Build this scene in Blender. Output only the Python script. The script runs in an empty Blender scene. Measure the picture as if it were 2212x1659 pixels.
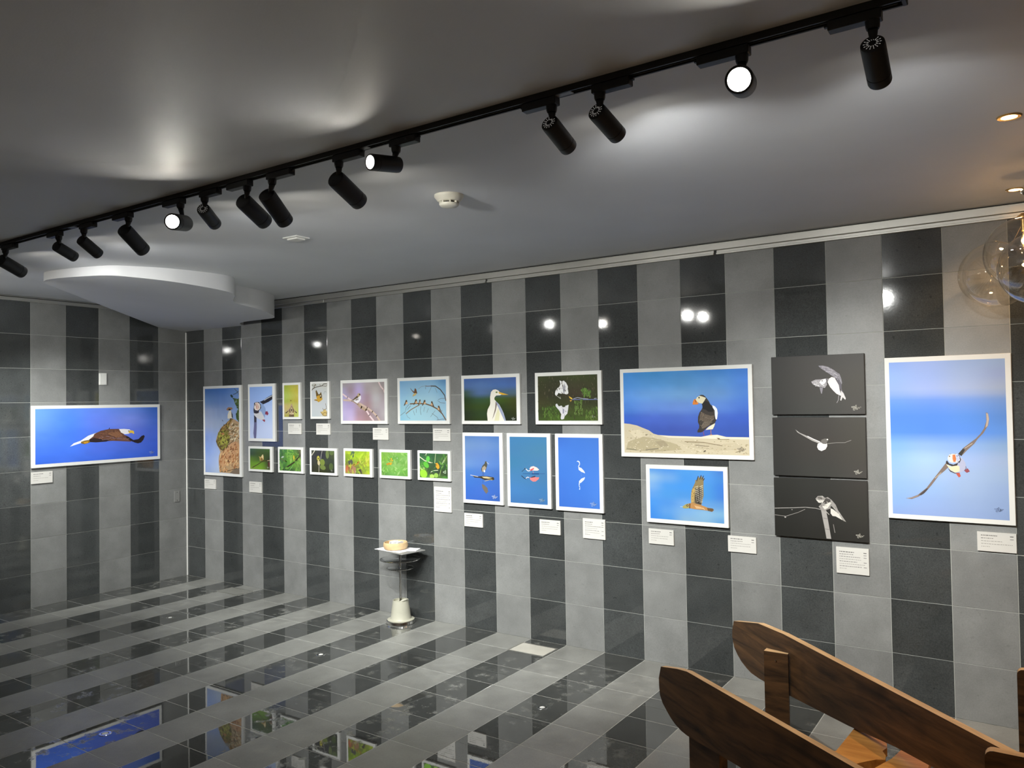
import bpy, bmesh, math, random
from mathutils import Vector, Matrix
from mathutils.geometry import tessellate_polygon
random.seed(7)
sc = bpy.context.scene
col = sc.collection

# ------------------------------------------------------------ camera, world, exposure
CAM = Vector((7.32012, -4.80336, 1.72875))
YAW, PITCH, ROLL = 0.5947, 1.5937, -0.0163
FPX = 1685.243
ROT = Matrix.Rotation(YAW, 3, 'Z') @ Matrix.Rotation(PITCH, 3, 'X') @ Matrix.Rotation(ROLL, 3, 'Z')
cam_data = bpy.data.cameras.new('camera')
cam = bpy.data.objects.new('camera', cam_data)
col.objects.link(cam)
cam.matrix_world = Matrix.Translation(CAM) @ ROT.to_4x4()
cam_data.sensor_width = 36.0
cam_data.lens = FPX / 2212 * 36.0
cam_data.clip_start = 0.05
sc.camera = cam

SPOT_W = 54.0        # beam of each track spotlight
SPILL_W = 5.5        # wide spill of the same lamps
AWAY_W = 40.0        # lamps turned away from the picture wall
DOWN_W = 17.0         # warm recessed downlights
GLOBE_W = 0.35
EXPOSURE = 1.5

world = bpy.data.worlds.new('world')
sc.world = world
world.use_nodes = True
world.node_tree.nodes['Background'].inputs[0].default_value = (0.9, 0.93, 1.0, 1)
world.node_tree.nodes['Background'].inputs[1].default_value = 0.02
sc.view_settings.view_transform = 'Standard'
sc.view_settings.look = 'None'
sc.view_settings.gamma = 1.0
sc.view_settings.use_curve_mapping = False
sc.view_settings.exposure = EXPOSURE

def add_light(name, kind, loc, power, color, parent=None, direction=None, size=0.02, angle=60, blend=0.8):
    l = bpy.data.lights.new(name, kind)
    l.energy = power
    l.color = color
    o = bpy.data.objects.new(name, l)
    if kind == 'SPOT':
        l.spot_size = math.radians(angle)
        l.spot_blend = blend
        l.shadow_soft_size = size
    elif kind == 'POINT':
        l.shadow_soft_size = size
    else:
        l.size = size
    o.location = loc
    if direction is not None:
        o.rotation_euler = Vector(direction).to_track_quat('-Z', 'Y').to_euler()
    col.objects.link(o)
    if parent is not None:
        o.parent = parent
        o.matrix_parent_inverse = Matrix.Translation(parent.location).inverted()
    return o

# ------------------------------------------------------------ materials
def srgb(h):
    out = []
    for i in (0, 2, 4):
        c = int(h[i:i+2], 16) / 255
        out.append(c / 12.92 if c <= 0.04045 else ((c + 0.055) / 1.055) ** 2.4)
    return tuple(out)

def mat(name, color, rough=0.5, metal=0.0, noise=0.0, nscale=8.0, bump=0.0, bscale=60.0, spec=0.5, ior=1.5, emit=0.0, emit_color=None, trans=0.0, alpha=1.0, coat=0.0):
    m = bpy.data.materials.new(name)
    m.use_nodes = True
    nt = m.node_tree
    b = nt.nodes['Principled BSDF']
    b.inputs['Base Color'].default_value = (*color, 1)
    b.inputs['Roughness'].default_value = rough
    b.inputs['Metallic'].default_value = metal
    b.inputs['Specular IOR Level'].default_value = spec
    b.inputs['IOR'].default_value = ior
    b.inputs['Transmission Weight'].default_value = trans
    b.inputs['Coat Weight'].default_value = coat
    if emit:
        b.inputs['Emission Color'].default_value = (*(emit_color or color), 1)
        b.inputs['Emission Strength'].default_value = emit
    tc = nt.nodes.new('ShaderNodeTexCoord')
    n = nt.nodes.new('ShaderNodeTexNoise')
    n.inputs['Scale'].default_value = nscale
    n.inputs['Detail'].default_value = 5
    nt.links.new(tc.outputs['Object'], n.inputs['Vector'])
    if noise:
        mr = nt.nodes.new('ShaderNodeMapRange')
        mr.inputs['From Min'].default_value = 0.3
        mr.inputs['From Max'].default_value = 0.7
        mr.inputs['To Min'].default_value = 1 - noise
        mr.inputs['To Max'].default_value = 1 + noise
        vm = nt.nodes.new('ShaderNodeVectorMath')
        vm.operation = 'SCALE'
        vm.inputs[0].default_value = color
        nt.links.new(n.outputs['Fac'], mr.inputs['Value'])
        nt.links.new(mr.outputs[0], vm.inputs['Scale'])
        nt.links.new(vm.outputs[0], b.inputs['Base Color'])
    if bump:
        n2 = nt.nodes.new('ShaderNodeTexNoise')
        n2.inputs['Scale'].default_value = bscale
        n2.inputs['Detail'].default_value = 4
        nt.links.new(tc.outputs['Object'], n2.inputs['Vector'])
        bp = nt.nodes.new('ShaderNodeBump')
        bp.inputs['Strength'].default_value = bump
        bp.inputs['Distance'].default_value = 0.002
        nt.links.new(n2.outputs['Fac'], bp.inputs['Height'])
        nt.links.new(bp.outputs['Normal'], b.inputs['Normal'])
    return m

def stone(name, color, rough, ior, pits=0.3, scuff=0.0, vary=0.18):
    """honed or polished stone tile: cloudy tone, fine grain, dark pits, optional pale scuffs; tone differs per tile"""
    m = bpy.data.materials.new(name)
    m.use_nodes = True
    nt = m.node_tree
    N, L = nt.nodes, nt.links
    b = N['Principled BSDF']
    b.inputs['IOR'].default_value = ior
    geo = N.new('ShaderNodeNewGeometry')
    info = N.new('ShaderNodeObjectInfo')
    off = N.new('ShaderNodeVectorMath'); off.operation = 'MULTIPLY_ADD'
    L.new(info.outputs['Random'], off.inputs[0])
    off.inputs[1].default_value = (37, 17, 29)
    L.new(geo.outputs['Position'], off.inputs[2])
    def noise(scale, detail=6, rough_=0.55, vec=off):
        n = N.new('ShaderNodeTexNoise')
        n.inputs['Scale'].default_value = scale
        n.inputs['Detail'].default_value = detail
        n.inputs['Roughness'].default_value = rough_
        L.new(vec.outputs[0], n.inputs['Vector'])
        return n
    def rng(src, a, b_, c, d):
        r = N.new('ShaderNodeMapRange')
        r.inputs['From Min'].default_value = a; r.inputs['From Max'].default_value = b_
        r.inputs['To Min'].default_value = c; r.inputs['To Max'].default_value = d
        L.new(src, r.inputs['Value'])
        return r
    def mul(a, b_):
        r = N.new('ShaderNodeMath'); r.operation = 'MULTIPLY'
        L.new(a, r.inputs[0]); L.new(b_, r.inputs[1])
        return r
    cloud = rng(noise(5.0).outputs['Fac'], 0.3, 0.7, 0.85, 1.15)
    grain = rng(noise(150.0, 3, 0.7).outputs['Fac'], 0.3, 0.7, 1 - pits * 0.7, 1 + pits * 0.9)
    pit = rng(noise(46.0, 2, 0.5).outputs['Fac'], 0.27, 0.33, 1 - pits, 1.0)
    tone = rng(info.outputs['Random'], 0, 1, 1 - vary, 1 + vary)
    f = mul(mul(mul(cloud.outputs[0], grain.outputs[0]).outputs[0], pit.outputs[0]).outputs[0], tone.outputs[0])
    sc_ = N.new('ShaderNodeVectorMath'); sc_.operation = 'SCALE'
    sc_.inputs[0].default_value = color
    L.new(f.outputs[0], sc_.inputs['Scale'])
    out = sc_.outputs[0]
    r_in = None
    if scuff:
        big = rng(noise(1.3, 3, 0.5, geo).outputs['Fac'], 0.44, 0.66, 0.0, 1.0)
        fine = rng(noise(11.0, 8, 0.62, geo).outputs['Fac'], 0.52, 0.66, 0.0, 1.0)
        k = mul(big.outputs[0], fine.outputs[0])
        k2 = rng(k.outputs[0], 0, 1, 0, scuff)
        mx = N.new('ShaderNodeMix'); mx.data_type = 'RGBA'
        L.new(k2.outputs[0], mx.inputs['Factor'])
        L.new(out, mx.inputs[6])
        mx.inputs[7].default_value = (0.34, 0.34, 0.31, 1)
        out = mx.outputs[2]
        rr = rng(k.outputs[0], 0, 1, rough, 0.55)
        L.new(rr.outputs[0], b.inputs['Roughness'])
    else:
        b.inputs['Roughness'].default_value = rough
    L.new(out, b.inputs['Base Color'])
    bp = N.new('ShaderNodeBump')
    bp.inputs['Strength'].default_value = 0.012 if rough < 0.03 else 0.05 if rough < 0.3 else 0.3
    bp.inputs['Distance'].default_value = 0.001
    L.new(noise(90.0, 3).outputs['Fac'], bp.inputs['Height'])
    L.new(bp.outputs['Normal'], b.inputs['Normal'])
    return m

def wood(name, dark, light, rough=0.55, scale=3.0, knots=True):
    m = bpy.data.materials.new(name)
    m.use_nodes = True
    N, L = m.node_tree.nodes, m.node_tree.links
    b = N['Principled BSDF']
    b.inputs['Roughness'].default_value = rough
    tc = N.new('ShaderNodeTexCoord')
    mp = N.new('ShaderNodeMapping')
    mp.inputs['Scale'].default_value = (1.2, 9, 9)
    L.new(tc.outputs['Object'], mp.inputs['Vector'])
    n = N.new('ShaderNodeTexNoise')
    n.inputs['Scale'].default_value = scale
    n.inputs['Detail'].default_value = 9
    n.inputs['Roughness'].default_value = 0.62
    n.inputs['Distortion'].default_value = 0.6
    L.new(mp.outputs[0], n.inputs['Vector'])
    cr = N.new('ShaderNodeValToRGB')
    cr.color_ramp.elements[0].position = 0.32; cr.color_ramp.elements[0].color = (*dark, 1)
    cr.color_ramp.elements[1].position = 0.68; cr.color_ramp.elements[1].color = (*light, 1)
    L.new(n.outputs['Fac'], cr.inputs['Fac'])
    out = cr.outputs['Color']
    if knots:
        v = N.new('ShaderNodeTexNoise')
        v.inputs['Scale'].default_value = 4.2
        v.inputs['Detail'].default_value = 1
        L.new(tc.outputs['Object'], v.inputs['Vector'])
        r = N.new('ShaderNodeMapRange')
        r.inputs['From Min'].default_value = 0.66; r.inputs['From Max'].default_value = 0.76
        r.inputs['To Min'].default_value = 0; r.inputs['To Max'].default_value = 0.85
        L.new(v.outputs['Fac'], r.inputs['Value'])
        mx = N.new('ShaderNodeMix'); mx.data_type = 'RGBA'
        L.new(r.outputs[0], mx.inputs['Factor'])
        L.new(out, mx.inputs[6])
        mx.inputs[7].default_value = (dark[0] * .3, dark[1] * .3, dark[2] * .3, 1)
        out = mx.outputs[2]
    L.new(out, b.inputs['Base Color'])
    bp = N.new('ShaderNodeBump')
    bp.inputs['Strength'].default_value = 0.4
    bp.inputs['Distance'].default_value = 0.002
    L.new(n.outputs['Fac'], bp.inputs['Height'])
    L.new(bp.outputs['Normal'], b.inputs['Normal'])
    return m

def color_attr_mat(name, rough=0.45):
    m = bpy.data.materials.new(name)
    m.use_nodes = True
    N, L = m.node_tree.nodes, m.node_tree.links
    a = N.new('ShaderNodeAttribute')
    a.attribute_name = 'Col'
    L.new(a.outputs['Color'], N['Principled BSDF'].inputs['Base Color'])
    N['Principled BSDF'].inputs['Roughness'].default_value = rough
    N['Principled BSDF'].inputs['Specular IOR Level'].default_value = 0.25
    return m

M = {
    'wall_light': stone('light_stone', (0.205, 0.208, 0.203), 0.40, 1.45, pits=0.12, vary=0.08),
    'wall_dark': stone('dark_polished_stone', (0.050, 0.054, 0.054), 0.055, 1.7, pits=0.35, vary=0.16),
    'floor_light': stone('light_floor_stone', (0.215, 0.215, 0.20), 0.36, 1.45, pits=0.12, scuff=0.5, vary=0.08),
    'floor_dark': stone('dark_polished_floor_stone', (0.054, 0.056, 0.053), 0.012, 1.8, pits=0.3, scuff=0.55, vary=0.16),
    'grout': mat('grout', (0.42, 0.43, 0.40), 0.8),
    'grout_floor': mat('floor_grout', (0.42, 0.42, 0.39), 0.8, noise=0.3, nscale=20),
    'ceiling': mat('ceiling_paint', (0.67, 0.69, 0.72), 0.55, noise=0.04, nscale=1.5, bump=0.15, bscale=140),
    'white_paint': mat('white_paint', (0.66, 0.67, 0.69), 0.6, noise=0.03, nscale=2),
    'room': mat('room_wall_paint', (0.36, 0.33, 0.30), 0.7, noise=0.1),
    'aluminium': mat('brushed_aluminium', (0.55, 0.54, 0.50), 0.35, metal=0.85, bump=0.1, bscale=80),
    'dark_gap': mat('dark_gap', (0.01, 0.01, 0.01), 0.8),
    'board': mat('white_board', (0.70, 0.70, 0.675), 0.55, noise=0.015),
    'black_board': mat('black_board', (0.03, 0.028, 0.026), 0.45, noise=0.1),
    'card': mat('card_stock', (0.60, 0.585, 0.55), 0.6, noise=0.015),
    'ink': mat('grey_ink', (0.28, 0.27, 0.25), 0.7, noise=0.1),
    'ink_dark': mat('dark_ink', (0.12, 0.115, 0.11), 0.7, noise=0.1),
    'print': color_attr_mat('photo_print'),
    'black_metal': mat('black_metal', (0.006, 0.0065, 0.009), 0.45, noise=0.2, nscale=30, bump=0.1, bscale=300),
    'track_black': mat('track_black', (0.010, 0.010, 0.011), 0.5, noise=0.2, nscale=10),
    'conductor': mat('conductor_strip', (0.55, 0.55, 0.55), 0.3, metal=0.7),
    'lamp_glass': mat('lamp_lens', (1, 0.95, 0.85), 0.3, emit=55.0, emit_color=(1.0, 0.93, 0.80)),
    'vent_glow': mat('vent_slot', (0.9, 0.9, 0.9), 0.4, emit=0.06, emit_color=(1.0, 0.97, 0.92)),
    'warm_lens': mat('warm_lens', (1, 0.7, 0.4), 0.3, emit=9.0, emit_color=(1.0, 0.62, 0.27)),
    'chrome': mat('chrome', (0.78, 0.77, 0.75), 0.12, metal=1.0),
    'plastic': mat('cream_plastic', (0.72, 0.70, 0.60), 0.4, noise=0.03),
    'white_plastic': mat('white_plastic', (0.75, 0.75, 0.72), 0.4, noise=0.02),
    'grey_plate': mat('grey_metal_plate', (0.30, 0.30, 0.29), 0.45, metal=0.3),
    'dark_slot': mat('dark_slot', (0.06, 0.05, 0.035), 0.6),
    'ceramic': mat('cream_ceramic', (0.44, 0.43, 0.35), 0.35, noise=0.03),
    'pale_wood': mat('pale_wood', (0.62, 0.44, 0.24), 0.5, noise=0.12, nscale=24),
    'paper': mat('paper', (0.82, 0.82, 0.84), 0.7, noise=0.01),
    'brass': mat('warm_brass', (0.75, 0.48, 0.18), 0.3, metal=1.0),
    'filament': mat('filament', (1, 0.5, 0.1), 0.3, emit=14.0, emit_color=(1.0, 0.50, 0.12)),
    'cord': mat('clear_brown_cord', (0.10, 0.07, 0.04), 0.5),
    'wood_dark': wood('dark_rustic_wood', (0.022, 0.012, 0.006), (0.165, 0.080, 0.030)),
    'wood_lit_top': wood('lit_top_wood', (0.42, 0.26, 0.12), (0.75, 0.52, 0.28), 0.6, knots=False),  # same wood with the warm light on its top faces put into the colour
    'wood_seat': wood('orange_oiled_wood', (0.52, 0.21, 0.045), (0.84, 0.42, 0.11), 0.5),
}

def thin_glass(name, tint, ior=1.45, gain=1.0):
    """blown or sheet glass built as one thin wall: clear straight-through view plus Fresnel reflections"""
    m = bpy.data.materials.new(name)
    m.use_nodes = True
    N, L = m.node_tree.nodes, m.node_tree.links
    N.remove(N['Principled BSDF'])
    t = N.new('ShaderNodeBsdfTransparent'); t.inputs[0].default_value = (*tint, 1)
    g = N.new('ShaderNodeBsdfGlossy'); g.inputs['Roughness'].default_value = 0.0; g.inputs[0].default_value = (gain, gain, gain, 1)
    lw = N.new('ShaderNodeLayerWeight'); lw.inputs['Blend'].default_value = 0.5
    pw = N.new('ShaderNodeMath'); pw.operation = 'POWER'; pw.inputs[1].default_value = 5.0
    L.new(lw.outputs['Facing'], pw.inputs[0])
    f0 = 2.4 * ((ior - 1) / (ior + 1)) ** 2          # both faces of the thin wall
    f = N.new('ShaderNodeMath'); f.operation = 'MULTIPLY_ADD'; f.inputs[1].default_value = 1.0 - f0; f.inputs[2].default_value = f0
    L.new(pw.outputs[0], f.inputs[0])
    mx = N.new('ShaderNodeMixShader')
    L.new(f.outputs[0], mx.inputs[0]); L.new(t.outputs[0], mx.inputs[1]); L.new(g.outputs[0], mx.inputs[2])
    L.new(mx.outputs[0], N['Material Output'].inputs['Surface'])
    return m
M['glass'] = thin_glass('clear_glass', (0.95, 0.945, 0.93), 1.55)
M['disc_glass'] = thin_glass('sheet_glass', (0.80, 0.81, 0.82), 1.5)

# ------------------------------------------------------------ mesh helpers
def link(name, me, m=None, parent=None, loc=None):
    o = bpy.data.objects.new(name, me)
    col.objects.link(o)
    if m is not None and me is not None and len(me.materials) == 0:
        me.materials.append(m)
    if parent is not None:
        o.parent = parent
    if loc is not None:
        o.location = loc
    return o

def empty(name, loc, rz=0):
    o = bpy.data.objects.new(name, None)
    o.empty_display_size = 0.05
    o.location = loc
    o.rotation_euler = (0, 0, rz)
    col.objects.link(o)
    return o

def tag(o, label=None, cat=None, group=None, kind=None):
    if label: o['label'] = label
    if cat: o['category'] = cat
    if group: o['group'] = group
    if kind: o['kind'] = kind
    return o

def bm_mesh(name, bm, smooth=False):
    bmesh.ops.recalc_face_normals(bm, faces=bm.faces)
    me = bpy.data.meshes.new(name)
    bm.to_mesh(me)
    bm.free()
    if smooth:
        for p in me.polygons:
            p.use_smooth = True
    return me

def box_bm(x0, x1, y0, y1, z0, z1, bevel=0.0, seg=1, bm=None):
    own = bm is None
    b = bmesh.new()
    vs = [b.verts.new(v) for v in ((x0, y0, z0), (x1, y0, z0), (x1, y1, z0), (x0, y1, z0), (x0, y0, z1), (x1, y0, z1), (x1, y1, z1), (x0, y1, z1))]
    for f in ((0, 3, 2, 1), (4, 5, 6, 7), (0, 1, 5, 4), (1, 2, 6, 5), (2, 3, 7, 6), (3, 0, 4, 7)):
        b.faces.new([vs[i] for i in f])
    if bevel:
        bmesh.ops.bevel(b, geom=list(b.edges), offset=bevel, segments=seg, affect='EDGES', profile=0.6)
    if own:
        return b
    me = bpy.data.meshes.new('tmp')
    b.to_mesh(me); b.free()
    bm.from_mesh(me)
    bpy.data.meshes.remove(me)
    return bm

def box(name, dims, m, parent=None, loc=None, bevel=0.0, seg=1):
    return link(name, bm_mesh(name, box_bm(*dims, bevel=bevel, seg=seg)), m, parent, loc)

def lathe_bm(profile, n=32, bm=None, axis=None, origin=(0, 0, 0), cap=True):
    """profile of (radius, height); optional axis direction"""
    bm = bm or bmesh.new()
    q = Vector(axis).to_track_quat('Z', 'Y') if axis is not None else None
    org = Vector(origin)
    rings = []
    for r, z in profile:
        ring = []
        for i in range(n):
            a = 2 * math.pi * i / n
            v = Vector((r * math.cos(a), r * math.sin(a), z))
            if q is not None:
                v = q @ v
            ring.append(bm.verts.new(org + v))
        rings.append(ring)
    for a, b in zip(rings, rings[1:]):
        for i in range(n):
            bm.faces.new((a[i], a[(i + 1) % n], b[(i + 1) % n], b[i]))
    if cap:
        if profile[0][0] > 1e-5: bm.faces.new(rings[0][::-1])
        if profile[-1][0] > 1e-5: bm.faces.new(rings[-1])
    return bm

def lathe(name, profile, m, parent=None, loc=None, n=32, axis=None, origin=(0, 0, 0), smooth=True, cap=True):
    me = bm_mesh(name, lathe_bm(profile, n, axis=axis, origin=origin, cap=cap))
    if smooth:
        me.shade_smooth() if hasattr(me, 'shade_smooth') else None
        try:
            me.set_sharp_from_angle(angle=math.radians(35))
        except Exception:
            pass
    return link(name, me, m, parent, loc)

def tube_bm(pts, r, n=10, bm=None, radii=None):
    bm = bm or bmesh.new()
    pts = [Vector(p) for p in pts]
    rings = []
    up = Vector((0.13, 0.27, 0.95)).normalized()
    for i, p in enumerate(pts):
        t = (pts[min(i + 1, len(pts) - 1)] - pts[max(i - 1, 0)]).normalized()
        a = t.cross(up).normalized()
        b = a.cross(t).normalized()
        rr = radii[i] if radii else r
        rings.append([bm.verts.new(p + rr * (a * math.cos(2 * math.pi * k / n) + b * math.sin(2 * math.pi * k / n))) for k in range(n)])
    for a, b in zip(rings, rings[1:]):
        for k in range(n):
            bm.faces.new((a[k], a[(k + 1) % n], b[(k + 1) % n], b[k]))
    bm.faces.new(rings[0][::-1]); bm.faces.new(rings[-1])
    return bm

def prism_bm(outline, d0, d1, mapper):
    """closed outline of (a, b) pairs extruded from depth d0 to d1; mapper(a, b, d) gives the point"""
    bm = bmesh.new()
    f = [bm.verts.new(mapper(a, b, d0)) for a, b in outline]
    g = [bm.verts.new(mapper(a, b, d1)) for a, b in outline]
    n = len(outline)
    tris = tessellate_polygon([[Vector((a, b, 0)) for a, b in outline]])
    for t in tris:
        try:
            bm.faces.new([f[i] for i in t]); bm.faces.new([g[i] for i in reversed(t)])
        except ValueError:
            pass
    for i in range(n):
        bm.faces.new((f[i], f[(i + 1) % n], g[(i + 1) % n], g[i]))
    return bm

def smooth_outline(pts, k=5, closed=True):
    out = []
    n = len(pts)
    for i in range(n if closed else n - 1):
        p0, p1, p2, p3 = (Vector(pts[(i + j - 1) % n]) if closed else Vector(pts[min(max(i + j - 1, 0), n - 1)]) for j in range(4))
        for s in range(k):
            t = s / k
            out.append(tuple(0.5 * ((2 * p1) + (-p0 + p2) * t + (2 * p0 - 5 * p1 + 4 * p2 - p3) * t * t + (-p0 + 3 * p1 - 3 * p2 + p3) * t ** 3)))
    if not closed:
        out.append(tuple(pts[-1]))
    return out

# ------------------------------------------------------------ setting: walls, floor, ceiling
W, RH = 0.30, 0.29856
CZ = 2.716                      # ceiling height
JOINT = 0.0030
DEEP = 0.002                    # depth of the joints

def tile_mesh(name, w, h, m, back=DEEP, joint=JOINT):
    """a tile in its own plane (x, y), face at z = 0, chamfered edges, back at z = -DEEP"""
    c = 0.0004
    x, y = w / 2 - joint / 2, h / 2 - joint / 2
    bm = bmesh.new()
    lv = [((-x, -y, -back), (x, -y, -back), (x, y, -back), (-x, y, -back)), ((-x, -y, -c), (x, -y, -c), (x, y, -c), (-x, y, -c)), ((-x + c, -y + c, 0), (x - c, -y + c, 0), (x - c, y - c, 0), (-x + c, y - c, 0))]
    R_ = [[bm.verts.new(v) for v in l] for l in lv]
    for a, b in zip(R_, R_[1:]):
        for i in range(4):
            bm.faces.new((a[i], a[(i + 1) % 4], b[(i + 1) % 4], b[i]))
    bm.faces.new(R_[2])
    me = bm_mesh(name, bm)
    me.materials.append(m)
    return me

def in_view(p, pad=90):
    q = ROT.transposed() @ (Vector(p) - CAM)
    if q.z > -0.1: return False
    u, v = 1106 + FPX * q.x / -q.z, 829.5 - FPX * q.y / -q.z
    return -pad < u < 2212 + pad and -pad < v < 1659 + pad

XR, YF = 10.2, -8.2             # far ends of the room behind the camera
wall_back = tag(box('wall_back', (0, XR, DEEP, 0.15, 0, CZ), M['grout']), 'long wall of light and dark vertical stone stripes hung with photographs', kind='structure')
wall_left = tag(box('wall_left', (-0.15, -DEEP, YF, 0.15, 0, CZ), M['grout']), 'short striped stone wall at left with the eagle photograph', kind='structure')
wall_right = tag(box('wall_right', (XR, XR + 0.15, YF, 0.15, 0, CZ), M['room']), kind='structure')
wall_front = tag(box('wall_front', (-0.15, XR + 0.15, YF - 0.15, YF, 0, CZ), M['room']), kind='structure')
floor = tag(box('floor', (-0.15, XR + 0.15, YF - 0.15, 0.15, -0.2, -0.0008), M['grout_floor']), 'polished stone floor with dark and light stripes running from the long wall', kind='structure')
ceiling = tag(box('ceiling', (-0.15, XR + 0.15, YF - 0.15, 0.15, CZ, CZ + 0.15), M['ceiling']), 'flat grey painted ceiling', kind='structure')

light_w = tile_mesh('light_tile', W, RH, M['wall_light'])
dark_w = tile_mesh('dark_tile', W, RH, M['wall_dark'])
MB = Matrix(((1, 0, 0, 0), (0, 0, -1, 0), (0, 1, 0, 0), (0, 0, 0, 1)))      # tile face toward -y
ML = Matrix(((0, 0, 1, 0), (1, 0, 0, 0), (0, 1, 0, 0), (0, 0, 0, 1)))       # tile face toward +x
def stuff_mesh(name, places, parent):
    for dark in (0, 1):
        bm = bmesh.new()
        any_ = False
        for me, mw, d in places:
            if d != dark: continue
            any_ = True
            t = me.copy(); t.transform(mw); bm.from_mesh(t); bpy.data.meshes.remove(t)
        if any_:
            me2 = bpy.data.meshes.new(name); bm.to_mesh(me2); bm.free()
            me2.materials.append(places[[p[2] for p in places].index(dark)][0].materials[0])
            tag(link(name, me2, parent=parent), kind='stuff')
rest = []
for c in range(34):
    for r in range(9):
        me = (dark_w, light_w)[c % 2]
        mw = Matrix.Translation(((c + 0.5) * W, 0, (r + 0.5) * RH)) @ MB
        if c < 26:
            o = link('tile', me, parent=wall_back); o.matrix_local = mw
        else:
            rest.append((me, mw, 1 - c % 2))
stuff_mesh('tile_field', rest, wall_back)
rest = []
wl = 1.0263 * W
light_wc = tile_mesh('corner_tile', wl, RH, M['wall_light'])
for c in range(27):
    for r in range(9):
        if c == 0:
            me, yc = light_wc, -wl / 2
        else:
            me, yc = (light_w, dark_w)[c % 2], -wl - (c - 0.5) * W
        mw = Matrix.Translation((0, yc, (r + 0.5) * RH)) @ ML
        if c < 8:
            o = link('tile', me, parent=wall_left); o.matrix_local = mw
        else:
            rest.append((me, mw, c % 2))
stuff_mesh('tile_field', rest, wall_left)
rest = []
F0, FP = 0.2811, 0.3060
fl_mesh = {}
for k in (0, 1):
    fl_mesh[k] = [tile_mesh('floor_tile', W, h, (M['floor_dark'], M['floor_light'])[k], back=0.003, joint=0.0042) for h in (F0, FP)]
count = 0
tilt = random.Random(5)
for c in range(34):
    for r in range(27):
        h = F0 if r == 0 else FP
        y1 = 0 if r == 0 else -F0 - (r - 1) * FP
        ctr = ((c + 0.5) * W, y1 - h / 2, 0)
        mw = Matrix.Translation(ctr)
        me = fl_mesh[c % 2][0 if r == 0 else 1]
        if in_view(ctr) and count < 300:
            count += 1
            o = link('tile', me, parent=floor)
            o.matrix_local = mw @ Matrix.Rotation(tilt.gauss(0, 0.0011), 4, 'X') @ Matrix.Rotation(tilt.gauss(0, 0.0008), 4, 'Y')   # laid by hand, never dead level
        else:
            rest.append((me, mw, 1 - c % 2))
stuff_mesh('tile_field', rest, floor)

# pale strip in the corner, foot joints, cornice rail
tag(box('trim_1', (0, 0.012, -0.012, 0, 0, 2.5), M['white_plastic'], bevel=0.003), 'pale vertical strip in the corner of the two striped walls', kind='structure')
bm = box_bm(0.0, XR, -0.030, 0.0, 2.664, 2.708, bevel=0.002)
box_bm(0.0, XR, -0.012, 0.0, 2.708, CZ, bm=bm)
t2 = tag(link('trim_2', bm_mesh('trim_2', bm), M['aluminium']), 'silver cornice band between the long striped wall and the ceiling', kind='structure')
box('shadow_gap', (0.0, XR, -0.0125, -0.012, 2.7085, 2.7155), M['dark_gap'], t2)
t3 = box('trim_3', (0.0, 0.030, -6.5, -0.03, 2.672, 2.712), M['aluminium'], bevel=0.002)
tag(t3, 'pale cornice band along the top of the left striped wall', kind='structure')
box('shadow_gap', (0.030, 0.031, -6.5, -0.03, 2.700, 2.706), M['dark_gap'], t3)
# hanging rail in lengths under the cornice
for i, (a, b, lab) in enumerate(((0.05, 2.078, 'short aluminium picture hanging rail, corner end of the long wall'), (2.086, 3.853, 'aluminium picture hanging rail length above the six swallows photograph'),
                              (3.869, 5.637, 'aluminium picture hanging rail length above the egret and heron photographs'), (5.653, 8.6, 'aluminium picture hanging rail length above the black photographs, running out right'))):
    root = empty('picture_rail', ((a + b) / 2, 0, 2.65))
    tag(root, lab, 'picture rail', 'picture hanging rails under the cornice')
    h = (b - a) / 2
    box('rail_body', (-h, h, -0.014, 0.0, -0.014, 0.0135), M['aluminium'], root, bevel=0.0015)
    box('rail_lip', (-h, h, -0.022, -0.0142, -0.014, -0.003), M['aluminium'], root, bevel=0.0015)

# dropped curved panel at the corner
def panel_z(y): return 2.512 - 0.070 * y
edge = [(1.31, -2.005), (1.45, -2.055), (1.70, -2.02), (2.01, -1.92), (2.13, -1.785), (2.225, -1.60), (2.268, -1.42), (2.285, -1.22), (2.26, -1.10), (2.19, -1.02), (2.05, -0.93), (1.95, -0.85), (1.90, -0.74), (1.875, -0.62), (1.82, -0.46), (1.745, -0.33), (1.665, -0.225), (1.58, -0.165), (1.40, -0.155), (1.20, -0.15), (1.05, -0.12), (0.96, -0.05)]
curve = smooth_outline(edge, 5, closed=False)
outline = [(0.001, -0.001), (0.001, -0.30)] + [tuple(c) for c in curve] + [(0.94, -0.001)]
bm = bmesh.new()
top = [bm.verts.new((x, y, CZ - 0.0005)) for x, y in outline]
bot = [bm.verts.new((x, y, panel_z(y))) for x, y in outline]
for t in tessellate_polygon([[Vector((x, y, 0)) for x, y in outline]]):
    bm.faces.new([bot[i] for i in t]); bm.faces.new([top[i] for i in reversed(t)])
n = len(outline)
sides = []
for i in range(n):
    sides.append(bm.faces.new((top[i], top[(i + 1) % n], bot[(i + 1) % n], bot[i])))
bmesh.ops.recalc_face_normals(bm, faces=bm.faces)
me = bpy.data.meshes.new('trim_4'); bm.to_mesh(me); bm.free()
me.shade_smooth(); me.set_sharp_from_angle(angle=math.radians(40))
tag(link('trim_4', me, M['white_paint']), 'white dropped ceiling panel with a curved rim in the far corner', kind='structure')

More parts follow.
